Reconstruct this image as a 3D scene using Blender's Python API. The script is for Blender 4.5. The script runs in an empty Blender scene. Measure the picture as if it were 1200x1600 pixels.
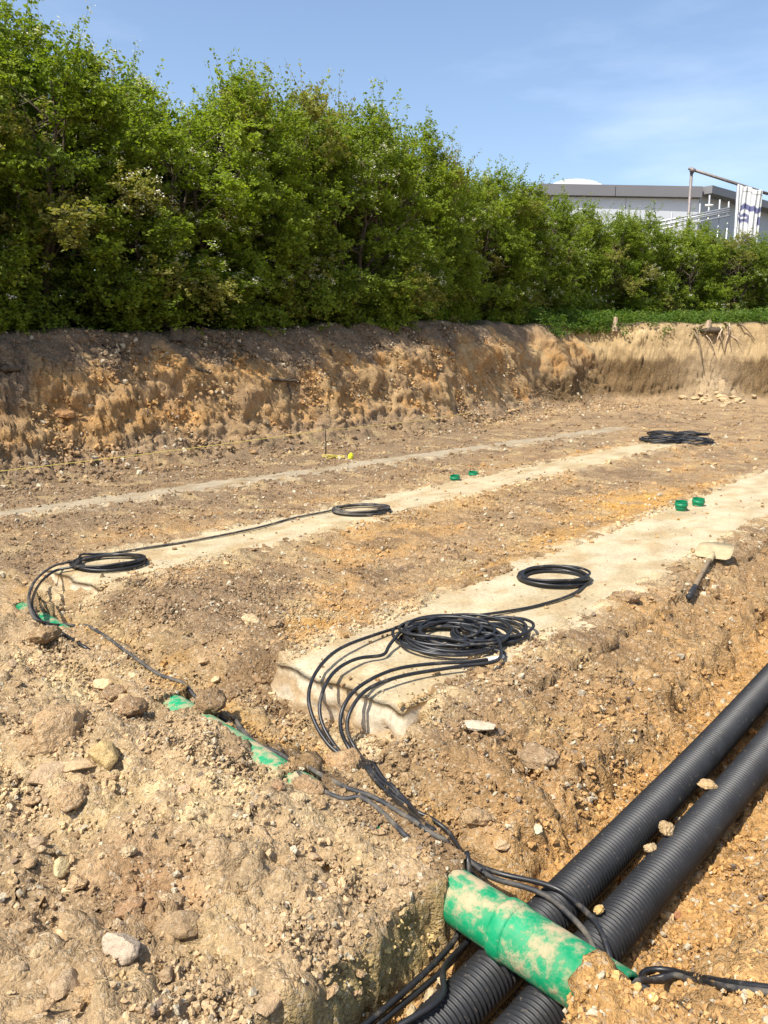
import bpy, math, random
import numpy as np
from mathutils import Vector, Matrix

random.seed(7)
RNG = np.random.default_rng(7)
scene = bpy.context.scene
COL = scene.collection

# ------------------------------------------------------------------ camera
FPX, HZ, CZ = 1200.0, 550.0, 1.55          # focal length in photo pixels, horizon row, eye height
PITCH = math.atan((800 - HZ) / FPX)
SP, CP = math.sin(PITCH), math.cos(PITCH)
cam_d = bpy.data.cameras.new('camera')
cam = bpy.data.objects.new('camera', cam_d)
COL.objects.link(cam)
cam.location = (0, 0, CZ)
cam.rotation_euler = (math.radians(90) - PITCH, 0, 0)
cam_d.sensor_fit = 'VERTICAL'
cam_d.sensor_height = 24.0
cam_d.lens = 24.0 * FPX / 1600.0
cam_d.clip_start = 0.05
cam_d.clip_end = 3000
scene.camera = cam

# ------------------------------------------------------------------ sky, sun, exposure
SUN_EL = math.radians(57)
SUN_H = Vector((-0.73, -0.68)).normalized()
SUN_DIR = Vector((SUN_H.x * math.cos(SUN_EL), SUN_H.y * math.cos(SUN_EL), math.sin(SUN_EL)))
world = bpy.data.worlds.new('World')
scene.world = world
world.use_nodes = True
wt = world.node_tree
wt.nodes.clear()
w_out = wt.nodes.new('ShaderNodeOutputWorld')
w_bg = wt.nodes.new('ShaderNodeBackground')
w_sky = wt.nodes.new('ShaderNodeTexSky')
w_sky.sky_type = 'NISHITA'
w_sky.sun_disc = False
w_sky.sun_elevation = SUN_EL
w_sky.sun_rotation = math.atan2(SUN_DIR.x, SUN_DIR.y)
w_sky.air_density = 1.0
w_sky.dust_density = 1.8
w_sky.ozone_density = 1.6
w_bg.inputs['Strength'].default_value = 0.15
# thin high cloud veil: soft noise over the sky direction, a little denser low down
w_tc = wt.nodes.new('ShaderNodeTexCoord')
w_map = wt.nodes.new('ShaderNodeMapping')
w_map.inputs['Scale'].default_value = (1.6, 1.6, 7.0)
w_no = wt.nodes.new('ShaderNodeTexNoise')
w_no.inputs['Scale'].default_value = 1.7
w_no.inputs['Detail'].default_value = 5
w_no.inputs['Roughness'].default_value = 0.55
w_rmp = wt.nodes.new('ShaderNodeMapRange')
w_rmp.inputs['From Min'].default_value = 0.46
w_rmp.inputs['From Max'].default_value = 0.80
w_sep = wt.nodes.new('ShaderNodeSeparateXYZ')
w_low = wt.nodes.new('ShaderNodeMapRange')
w_low.inputs['From Min'].default_value = 0.42
w_low.inputs['From Max'].default_value = 0.12
w_low.inputs['To Min'].default_value = 0.25
w_low.inputs['To Max'].default_value = 1.0
w_mul = wt.nodes.new('ShaderNodeMath'); w_mul.operation = 'MULTIPLY'
w_mul2 = wt.nodes.new('ShaderNodeMath'); w_mul2.operation = 'MULTIPLY'
w_mul2.inputs[1].default_value = 0.55
w_mix = wt.nodes.new('ShaderNodeMixRGB')
w_mix.inputs['Color2'].default_value = (5.6, 6.3, 7.6, 1)
L = wt.links.new
L(w_tc.outputs['Generated'], w_map.inputs['Vector'])
L(w_map.outputs['Vector'], w_no.inputs['Vector'])
L(w_no.outputs['Fac'], w_rmp.inputs['Value'])
L(w_tc.outputs['Generated'], w_sep.inputs['Vector'])
L(w_sep.outputs['Z'], w_low.inputs['Value'])
L(w_rmp.outputs['Result'], w_mul.inputs[0])
L(w_low.outputs['Result'], w_mul.inputs[1])
L(w_mul.outputs[0], w_mul2.inputs[0])
L(w_mul2.outputs[0], w_mix.inputs['Fac'])
L(w_sky.outputs['Color'], w_mix.inputs['Color1'])
L(w_mix.outputs['Color'], w_bg.inputs['Color'])
L(w_bg.outputs['Background'], w_out.inputs['Surface'])

sun_d = bpy.data.lights.new('sun', 'SUN')
sun_d.energy = 4.8
sun_d.angle = math.radians(0.55)
sun_d.color = (1.0, 0.95, 0.86)
sun = bpy.data.objects.new('sun', sun_d)
COL.objects.link(sun)
sun.rotation_euler = (-SUN_DIR).to_track_quat('-Z', 'Y').to_euler()

vs = scene.view_settings
vs.view_transform = 'Standard'
vs.look = 'None'
vs.exposure = 0.55
vs.gamma = 1.0
vs.use_curve_mapping = False
scene.cycles.use_denoising = True
scene.cycles.max_bounces = 6
scene.cycles.diffuse_bounces = 3
scene.cycles.transmission_bounces = 3
scene.cycles.glossy_bounces = 2
scene.cycles.caustics_reflective = False
scene.cycles.caustics_refractive = False

# ------------------------------------------------------------------ plan axes: u along the trench, v across it
AZ = math.radians(40)
SA, CA = math.sin(AZ), math.cos(AZ)
def uv2xy(u, v): return u * SA + v * CA, u * CA - v * SA
def xy2uv(x, y): return x * SA + y * CA, x * CA - y * SA
def ray(px, py):
    dx, dy = (px - 600) / FPX, (py - 800) / FPX
    return dx, CP - dy * SP, -(dy * CP + SP)
def at_z(px, py, z):
    d = ray(px, py); t = (z - CZ) / d[2]
    return Vector((d[0] * t, d[1] * t, z))
def at_d(px, py, t):
    d = ray(px, py)
    return Vector((d[0] * t, d[1] * t, CZ + d[2] * t))

# ------------------------------------------------------------------ noise
_perm = np.random.default_rng(3).permutation(4096).astype(np.int64)
_cos = np.cos(np.arange(4096) * (2 * math.pi / 4096)); _sin = np.sin(np.arange(4096) * (2 * math.pi / 4096))
def hsh(ix, iy, s=0):
    return _perm[(_perm[(ix + s * 131) & 4095] + iy + s * 57) & 4095]
def hrand(ix, iy, s=0):
    return hsh(ix, iy, s) / 4096.0
def perlin(x, y, s=0):
    ix, iy = np.floor(x).astype(np.int64), np.floor(y).astype(np.int64)
    fx, fy = x - ix, y - iy
    wx, wy = fx * fx * fx * (fx * (fx * 6 - 15) + 10), fy * fy * fy * (fy * (fy * 6 - 15) + 10)
    def g(jx, jy):
        a = hsh(ix + jx, iy + jy, s)
        return _cos[a] * (fx - jx) + _sin[a] * (fy - jy)
    a = g(0, 0) * (1 - wx) + g(1, 0) * wx
    b = g(0, 1) * (1 - wx) + g(1, 1) * wx
    return (a * (1 - wy) + b * wy) * 1.5
def fbm(x, y, o=4, s=0, gain=0.5):
    r, a, f = 0, 1.0, 1.0
    for i in range(o):
        r = r + a * perlin(x * f + i * 17.3, y * f - i * 9.1, s + i)
        a *= gain; f *= 2.03
    return r
def worley(x, y, s=0):
    """distance to the nearest seed, second distance, cell random, offset vector"""
    ix, iy = np.floor(x).astype(np.int64), np.floor(y).astype(np.int64)
    f1 = np.full(x.shape, 9.0); f2 = np.full(x.shape, 9.0)
    cr = np.zeros(x.shape); ox = np.zeros(x.shape); oy = np.zeros(x.shape)
    for jx in (-1, 0, 1):
        for jy in (-1, 0, 1):
            cx, cy = ix + jx, iy + jy
            dx = cx + hrand(cx, cy, s) - x
            dy = cy + hrand(cx, cy, s + 1) - y
            d = np.sqrt(dx * dx + dy * dy)
            n = d < f1
            f2 = np.where(n, f1, np.minimum(f2, d))
            cr = np.where(n, hrand(cx, cy, s + 2), cr)
            ox = np.where(n, dx, ox); oy = np.where(n, dy, oy)
            f1 = np.where(n, d, f1)
    return f1, f2, cr, ox, oy
def sst(a, b, x):
    t = np.clip((x - a) / (b - a), 0, 1)
    return t * t * (3 - 2 * t)
def mix(a, b, t): return a + (b - a) * t

# ------------------------------------------------------------------ materials
def new_mat(name):
    m = bpy.data.materials.new(name)
    m.use_nodes = True
    nt = m.node_tree
    b = nt.nodes['Principled BSDF']
    return m, nt, b, nt.links.new
def node(nt, t, **kw):
    n = nt.nodes.new(t)
    for k, v in kw.items():
        if hasattr(n, k): setattr(n, k, v)
        else: n.inputs[k].default_value = v
    return n
def noise_node(nt, vec, scale, detail=4, rough=0.55):
    n = nt.nodes.new('ShaderNodeTexNoise')
    n.inputs['Scale'].default_value = scale
    n.inputs['Detail'].default_value = detail
    n.inputs['Roughness'].default_value = rough
    nt.links.new(vec, n.inputs['Vector'])
    return n.outputs['Fac']
def ramp(nt, val, a, b, lo=0.0, hi=1.0):
    n = nt.nodes.new('ShaderNodeMapRange')
    n.inputs['From Min'].default_value = a; n.inputs['From Max'].default_value = b
    n.inputs['To Min'].default_value = lo; n.inputs['To Max'].default_value = hi
    nt.links.new(val, n.inputs['Value'])
    return n.outputs['Result']
def math_node(nt, op, a, b):
    n = nt.nodes.new('ShaderNodeMath'); n.operation = op
    for i, q in enumerate((a, b)):
        if isinstance(q, (int, float)): n.inputs[i].default_value = q
        else: nt.links.new(q, n.inputs[i])
    return n.outputs[0]
def mix_col(nt, fac, a, b, mode='MIX'):
    n = nt.nodes.new('ShaderNodeMixRGB'); n.blend_type = mode
    for k, q in (('Fac', fac), ('Color1', a), ('Color2', b)):
        if isinstance(q, (int, float)): n.inputs[k].default_value = q
        elif isinstance(q, tuple): n.inputs[k].default_value = (*q, 1)
        else: nt.links.new(q, n.inputs[k])
    return n.outputs['Color']
def scale_col(nt, col, f):
    n = nt.nodes.new('ShaderNodeVectorMath'); n.operation = 'SCALE'
    nt.links.new(col, n.inputs[0])
    if isinstance(f, (int, float)): n.inputs['Scale'].default_value = f
    else: nt.links.new(f, n.inputs['Scale'])
    return n.outputs['Vector']
def bump(nt, b, h, strength, dist):
    n = nt.nodes.new('ShaderNodeBump')
    n.inputs['Strength'].default_value = strength
    n.inputs['Distance'].default_value = dist
    nt.links.new(h, n.inputs['Height'])
    nt.links.new(n.outputs['Normal'], b.inputs['Normal'])

def earth_mat(name, source, speck=1.0, bump_s=0.8, gain=1.0, fine=1.0):
    """soil and stone: colour from a mesh attribute or the object's own colour, broken up with grains"""
    m, nt, b, Ln = new_mat(name)
    tc = nt.nodes.new('ShaderNodeTexCoord')
    if source == 'attr':
        geo = nt.nodes.new('ShaderNodeNewGeometry'); vec = geo.outputs['Position']
        a = nt.nodes.new('ShaderNodeAttribute'); a.attribute_name = 'col'; col = a.outputs['Color']
    else:
        geo = nt.nodes.new('ShaderNodeNewGeometry'); vec = geo.outputs['Position']
        oi = nt.nodes.new('ShaderNodeObjectInfo'); col = oi.outputs['Color']
    n1 = noise_node(nt, vec, 4.5, 6, 0.65)
    n2 = noise_node(nt, vec, 42 * fine, 5, 0.65)
    n3 = noise_node(nt, vec, 230 * fine, 3, 0.6)
    k = math_node(nt, 'MULTIPLY', ramp(nt, n1, 0.25, 0.75, 0.80, 1.20), ramp(nt, n2, 0.25, 0.75, 0.72, 1.26))
    k = math_node(nt, 'MULTIPLY', k, ramp(nt, n3, 0.25, 0.75, 0.78, 1.22))
    k = math_node(nt, 'MULTIPLY', k, gain)
    c = scale_col(nt, col, k)
    # pale and rusty grains
    vo = nt.nodes.new('ShaderNodeTexVoronoi'); vo.inputs['Scale'].default_value = 95 * fine
    Ln(vec, vo.inputs['Vector'])
    sp = nt.nodes.new('ShaderNodeSeparateColor'); Ln(vo.outputs['Color'], sp.inputs['Color'])
    c = mix_col(nt, math_node(nt, 'MULTIPLY', ramp(nt, sp.outputs['Red'], 0.80, 0.98), 0.45 * speck), c, (0.62, 0.52, 0.37))
    c = mix_col(nt, math_node(nt, 'MULTIPLY', ramp(nt, sp.outputs['Green'], 0.82, 0.98), 0.45 * speck), c, (0.13, 0.09, 0.055))
    Ln(c, b.inputs['Base Color'])
    b.inputs['Roughness'].default_value = 0.95
    b.inputs['Specular IOR Level'].default_value = 0.15
    h = math_node(nt, 'ADD', math_node(nt, 'MULTIPLY', n2, 1.0), math_node(nt, 'MULTIPLY', n3, 0.35))
    h = math_node(nt, 'ADD', h, math_node(nt, 'MULTIPLY', vo.outputs['Distance'], -0.35 * speck))
    if source == 'attr' and speck > 0.5: h = math_node(nt, 'ADD', h, math_node(nt, 'MULTIPLY', noise_node(nt, vec, 13, 6, 0.7), 2.2))
    bump(nt, b, h, bump_s, 0.024 / fine)
    return m
MAT_SOIL = earth_mat('dry_soil', 'attr')
MAT_STONE = earth_mat('stone', 'object', 0.5, 0.7, 1.0, 1.2)
MAT_CLOD = earth_mat('soil_clod', 'object', 0.9, 0.9, 1.0, 1.0)

def plain_mat(name, col, rough=0.6, spec=0.4, var=0.12, vscale=20, metal=0.0, dust=0.0, dust_col=(0.45, 0.35, 0.22), dscale=9, bmp=0.0, bscale=60):
    m, nt, b, Ln = new_mat(name)
    tc = nt.nodes.new('ShaderNodeTexCoord'); vec = tc.outputs['Object']
    n = noise_node(nt, vec, vscale, 5, 0.6)
    rgb = nt.nodes.new('ShaderNodeRGB'); rgb.outputs[0].default_value = (*col, 1)
    c = scale_col(nt, rgb.outputs[0], ramp(nt, n, 0.25, 0.75, 1 - var, 1 + var))
    if dust:
        d = noise_node(nt, vec, dscale, 8, 0.68)
        msk = ramp(nt, d, 0.62 - 0.3 * dust, 0.78 - 0.2 * dust)
        c = mix_col(nt, math_node(nt, 'MULTIPLY', msk, min(1.0, 0.35 + dust)), c, dust_col)
        r = ramp(nt, msk, 0, 1, rough, 0.95)
        Ln(r, b.inputs['Roughness'])
    else:
        b.inputs['Roughness'].default_value = rough
    Ln(c, b.inputs['Base Color'])
    b.inputs['Specular IOR Level'].default_value = spec
    b.inputs['Metallic'].default_value = metal
    if bmp: bump(nt, b, noise_node(nt, vec, bscale, 5, 0.6), bmp, 0.01)
    return m
MAT_CABLE = plain_mat('black_cable_sheath', (0.014, 0.014, 0.015), 0.42, 0.5, 0.3, 30, 0, 0.22, (0.20, 0.16, 0.11), 14)
MAT_DUSTY_CABLE = plain_mat('dusty_cable_sheath', (0.03, 0.03, 0.032), 0.6, 0.4, 0.3, 30, 0, 0.62, (0.16, 0.135, 0.10), 10)
MAT_BLACK_PIPE = plain_mat('black_corrugated_plastic', (0.015, 0.015, 0.016), 0.50, 0.45, 0.4, 9, 0, 0.08, (0.30, 0.24, 0.16), 55)
MAT_GREEN = plain_mat('muddy_green_plastic', (0.0, 0.23, 0.085), 0.42, 0.45, 0.2, 6, 0, 0.47, (0.44, 0.335, 0.20), 11)
def green_mat():
    m, nt, b, Ln = new_mat('muddy_green_duct')
    geo = nt.nodes.new('ShaderNodeNewGeometry'); vec = geo.outputs['Position']
    sx = nt.nodes.new('ShaderNodeSeparateXYZ'); Ln(geo.outputs['Normal'], sx.inputs['Vector'])
    n1 = noise_node(nt, vec, 10, 9, 0.70); n2 = noise_node(nt, vec, 38, 6, 0.7); n3 = noise_node(nt, vec, 6, 3, 0.5)
    k = math_node(nt, 'ADD', n1, math_node(nt, 'MULTIPLY', math_node(nt, 'SUBTRACT', n2, 0.5), 0.35))
    k = math_node(nt, 'ADD', k, math_node(nt, 'MULTIPLY', ramp(nt, sx.outputs['Z'], -0.2, 1.0), 0.055))
    film = ramp(nt, k, 0.46, 0.62, 0.0, 0.30); cake = ramp(nt, k, 0.515, 0.65)
    c = mix_col(nt, ramp(nt, n3, 0.35, 0.65), (0.0, 0.205, 0.075), (0.005, 0.27, 0.11))
    c = mix_col(nt, film, c, (0.38, 0.40, 0.26))
    c = mix_col(nt, math_node(nt, 'MULTIPLY', cake, 0.92), c, (0.43, 0.325, 0.19))
    Ln(c, b.inputs['Base Color'])
    Ln(ramp(nt, k, 0.4, 0.6, 0.36, 0.95), b.inputs['Roughness']); b.inputs['Specular IOR Level'].default_value = 0.4
    bump(nt, b, math_node(nt, 'ADD', cake, math_node(nt, 'MULTIPLY', n2, 0.4)), 0.5, 0.004)
    return m
MAT_GREEN = green_mat()
MAT_GREEN_CLEAN = plain_mat('green_plastic', (0.0, 0.20, 0.085), 0.4, 0.5, 0.1, 8, 0, 0.14, (0.4, 0.3, 0.18), 12)
MAT_WHITE = plain_mat('white_sleeve', (0.75, 0.75, 0.72), 0.5, 0.4, 0.05)
MAT_WOOD = plain_mat('weathered_wood', (0.22, 0.16, 0.10), 0.85, 0.2, 0.35, 18, 0, 0, bmp=0.5, bscale=45)
MAT_BARK = plain_mat('bark', (0.10, 0.078, 0.055), 0.9, 0.2, 0.35, 20, bmp=0.6, bscale=40)
MAT_PALE_WOOD = plain_mat('cut_pale_wood', (0.48, 0.36, 0.24), 0.85, 0.2, 0.3, 25, bmp=0.5, bscale=50)
MAT_GRIP = plain_mat('black_grip', (0.02, 0.02, 0.022), 0.6, 0.4, 0.2, 20, 0, 0.25, (0.3, 0.23, 0.15), 20)
MAT_MUDDY_STEEL = plain_mat('muddy_steel', (0.42, 0.33, 0.19), 0.85, 0.25, 0.22, 14, 0.0, 0.3, (0.52, 0.40, 0.22), 14, bmp=0.4, bscale=40)
MAT_STRING = plain_mat('yellow_string', (0.62, 0.50, 0.12), 0.8, 0.2, 0.1)
MAT_NEON = plain_mat('fluorescent_yellow', (0.75, 0.80, 0.03), 0.5, 0.4, 0.05)
MAT_STEEL = plain_mat('galvanised_tube', (0.45, 0.46, 0.47), 0.45, 0.5, 0.15, 8, 0.6)
MAT_RUST = plain_mat('dull_scaffold_tube', (0.22, 0.19, 0.18), 0.6, 0.4, 0.25, 6, 0.4)
MAT_CLAD = plain_mat('pale_cladding', (0.60, 0.62, 0.64), 0.5, 0.4, 0.03, 0.6)
MAT_CLAD_SIDE = plain_mat('shaded_cladding', (0.42, 0.45, 0.47), 0.5, 0.4, 0.03, 0.6)  # darker copy of the pale cladding, side-wall shade put into the colour
MAT_FASCIA = plain_mat('grey_fascia', (0.20, 0.195, 0.20), 0.5, 0.4, 0.05, 0.5)
MAT_ROOF = plain_mat('white_roof_sheet', (0.75, 0.75, 0.72), 0.5, 0.4, 0.03, 0.5)

def leaf_mat(name, trans=0.46, rough=0.55):
    m, nt, b, Ln = new_mat(name)
    a = nt.nodes.new('ShaderNodeAttribute'); a.attribute_name = 'col'
    Ln(a.outputs['Color'], b.inputs['Base Color'])
    b.inputs['Roughness'].default_value = rough
    b.inputs['Specular IOR Level'].default_value = 0.22
    t = nt.nodes.new('ShaderNodeBsdfTranslucent')
    tcol = mix_col(nt, 1.0, a.outputs['Color'], (1.35, 1.45, 0.55), 'MULTIPLY')
    Ln(tcol, t.inputs['Color'])
    mx = nt.nodes.new('ShaderNodeMixShader'); mx.inputs['Fac'].default_value = trans
    Ln(b.outputs['BSDF'], mx.inputs[1]); Ln(t.outputs['BSDF'], mx.inputs[2])
    Ln(mx.outputs['Shader'], nt.nodes['Material Output'].inputs['Surface'])
    return m
MAT_LEAF = leaf_mat('hedge_leaf')
MAT_BLOSSOM = leaf_mat('white_blossom', 0.25, 0.7)

# ------------------------------------------------------------------ object helpers
def tag(o, label=None, cat=None, group=None, kind=None):
    if label: o['label'] = label
    if cat: o['category'] = cat
    if group: o['group'] = group
    if kind: o['kind'] = kind
    return o
def mesh_from(name, V, Fc, mat, smooth=False, col=None):
    me = bpy.data.meshes.new(name)
    V = np.asarray(V, dtype=np.float32)
    if isinstance(Fc, np.ndarray):
        n, k = Fc.shape
        me.vertices.add(len(V)); me.vertices.foreach_set('co', V.ravel())
        me.loops.add(n * k); me.loops.foreach_set('vertex_index', Fc.ravel().astype(np.int32))
        me.polygons.add(n)
        me.polygons.foreach_set('loop_start', np.arange(0, n * k, k, dtype=np.int32))
        me.polygons.foreach_set('loop_total', np.full(n, k, dtype=np.int32))
        me.update(calc_edges=True)
    else:
        me.from_pydata([tuple(map(float, q)) for q in V], [], Fc)
        me.update()
    if smooth:
        me.polygons.foreach_set('use_smooth', np.ones(len(me.polygons), dtype=bool))
    if col is not None:
        at = me.attributes.new('col', 'FLOAT_COLOR', 'POINT')
        c4 = np.ones((len(V), 4), dtype=np.float32); c4[:, :3] = col
        at.data.foreach_set('color', c4.ravel())
    if mat: me.materials.append(mat)
    return me
def link(name, me, parent=None, loc=None):
    o = bpy.data.objects.new(name, me)
    COL.objects.link(o)
    if parent: o.parent = parent
    if loc is not None: o.location = loc
    return o
def empty(name, loc=(0, 0, 0), rz=0.0):
    o = bpy.data.objects.new(name, None)
    o.empty_display_size = 0.1
    o.location = loc; o.rotation_euler = (0, 0, rz)
    COL.objects.link(o)
    return o
class MB:
    def __init__(s): s.v = []; s.f = []
    def add(s, V, Fc):
        n = len(s.v); s.v.extend([tuple(map(float, q)) for q in V])
        s.f.extend([tuple(int(i) + n for i in f) for f in Fc])
    def box(s, c, d, M=None):
        x, y, z = (q / 2 for q in d)
        V = [Vector((a, b, e)) for a in (-x, x) for b in (-y, y) for e in (-z, z)]
        V = [(M @ q if M else q) + Vector(c) for q in V]
        s.add(V, [(0, 1, 3, 2), (4, 6, 7, 5), (0, 4, 5, 1), (2, 3, 7, 6), (0, 2, 6, 4), (1, 5, 7, 3)])
    def tube(s, pts, r, n=8, cap=True):
        V, Fc = tube_arrays(pts, r, n, cap); s.add(V, Fc)
    def build(s, name, mat, parent=None, smooth=False, loc=None):
        return link(name, mesh_from(name, s.v, s.f, mat, smooth), parent, loc)
def tube_arrays(pts, r, n=8, cap=True):
    P = np.asarray([tuple(p) for p in pts], dtype=float)
    m = len(P)
    r = np.full(m, r) if np.isscalar(r) else np.asarray(r)
    T = np.gradient(P, axis=0); T /= np.linalg.norm(T, axis=1)[:, None] + 1e-9
    ref = np.array([0, 0, 1.0]) if abs(T[0, 2]) < 0.9 else np.array([1.0, 0, 0])
    N = np.cross(T[0], ref); N /= np.linalg.norm(N)
    ang = np.arange(n) * 2 * math.pi / n
    V = []
    for i in range(m):
        N = N - T[i] * N.dot(T[i]); N /= np.linalg.norm(N) + 1e-9
        B = np.cross(T[i], N)
        V.append(P[i] + r[i] * (np.cos(ang)[:, None] * N + np.sin(ang)[:, None] * B))
    V = np.concatenate(V)
    Fc = []
    for i in range(m - 1):
        for j in range(n):
            k = (j + 1) % n
            Fc.append((i * n + j, i * n + k, (i + 1) * n + k, (i + 1) * n + j))
    if cap:
        Fc.append(tuple(range(n - 1, -1, -1))); Fc.append(tuple((m - 1) * n + j for j in range(n)))
    return V, Fc
def spline(pts, step=0.03):
    """centripetal-like Catmull-Rom through 3-D points, resampled evenly"""
    P = np.asarray([tuple(p) for p in pts], dtype=float)
    P = np.vstack([2 * P[0] - P[1], P, 2 * P[-1] - P[-2]])
    out = []
    for i in range(1, len(P) - 2):
        p0, p1, p2, p3 = P[i - 1], P[i], P[i + 1], P[i + 2]
        n = max(3, int(np.linalg.norm(p2 - p1) / step * 2))
        t = np.linspace(0, 1, n, endpoint=False)[:, None]
        out.append(0.5 * (2 * p1 + (p2 - p0) * t + (2 * p0 - 5 * p1 + 4 * p2 - p3) * t ** 2 + (3 * p1 - p0 - 3 * p2 + p3) * t ** 3))
    out.append(P[-2][None]); Q = np.concatenate(out)
    s = np.concatenate([[0], np.cumsum(np.linalg.norm(np.diff(Q, axis=0), axis=1))])
    k = max(3, int(s[-1] / step))
    q = np.linspace(0, s[-1], k)
    return np.stack([np.interp(q, s, Q[:, j]) for j in range(3)], 1)

# ================================================================== THE GROUND
def graded(knots):
    """knots: (start, spacing) ... (end, spacing): spacing varies linearly between knots"""
    out = [knots[0][0]]
    for (a, sa), (b, sb) in zip(knots[:-1], knots[1:]):
        x = a
        while True:
            x += sa + (sb - sa) * (x - a) / (b - a)
            if x >= b - 0.5 * sb: break
            out.append(x)
        out.append(b)
    return np.array(out)
GU = graded([(-900, 300), (-60, 30), (-8, 1.2), (-1, 0.10), (0.7, 0.016), (1.2, 0.0132), (3.6, 0.0132), (6.0, 0.026), (10, 0.04), (21.5, 0.075), (22.8, 0.034), (27.2, 0.034), (30, 0.15), (34, 0.5), (60, 6), (900, 300)])
GV = graded([(-900, 300), (-60, 20), (-20, 1.2), (-12.5, 0.15), (-10.9, 0.026), (-8.9, 0.022), (-8.2, 0.03), (-5.4, 0.025), (-4.6, 0.016), (-3.2, 0.013), (-0.2, 0.0125), (0.5, 0.06), (6, 0.4), (20, 2), (60, 20), (900, 300)])
U, V_ = np.meshgrid(GU, GV, indexing='ij')

def bank_foot(u): return -9.12 - 1.1 * sst(13, 21, u)
def z_top(u): return 1.68 + 0.034 * np.clip(u, -5, 26) + 0.10 * fbm(np.asarray(u, dtype=float) * 0.9, np.asarray(u, dtype=float) * 0 + 2.5, 3, 93)
EW_A = (23.4, -10.3); EW_N = (4 / 4.77, -2.6 / 4.77)

def duct_u(v): return 1.60 - 0.105 * v
def strip1_l(u): return -2.74 + 0.02 * (u - 2.4)
def strip1_r(u): return -1.93 + 0.02 * (u - 2.4)

def blob(u, v, px, py, ru, rv, z=0.0):
    p = at_z(px, py, z); bu, bv = xy2uv(p.x, p.y)
    return np.exp(-((u - bu) / ru) ** 2 - ((v - bv) / rv) ** 2)

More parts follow.
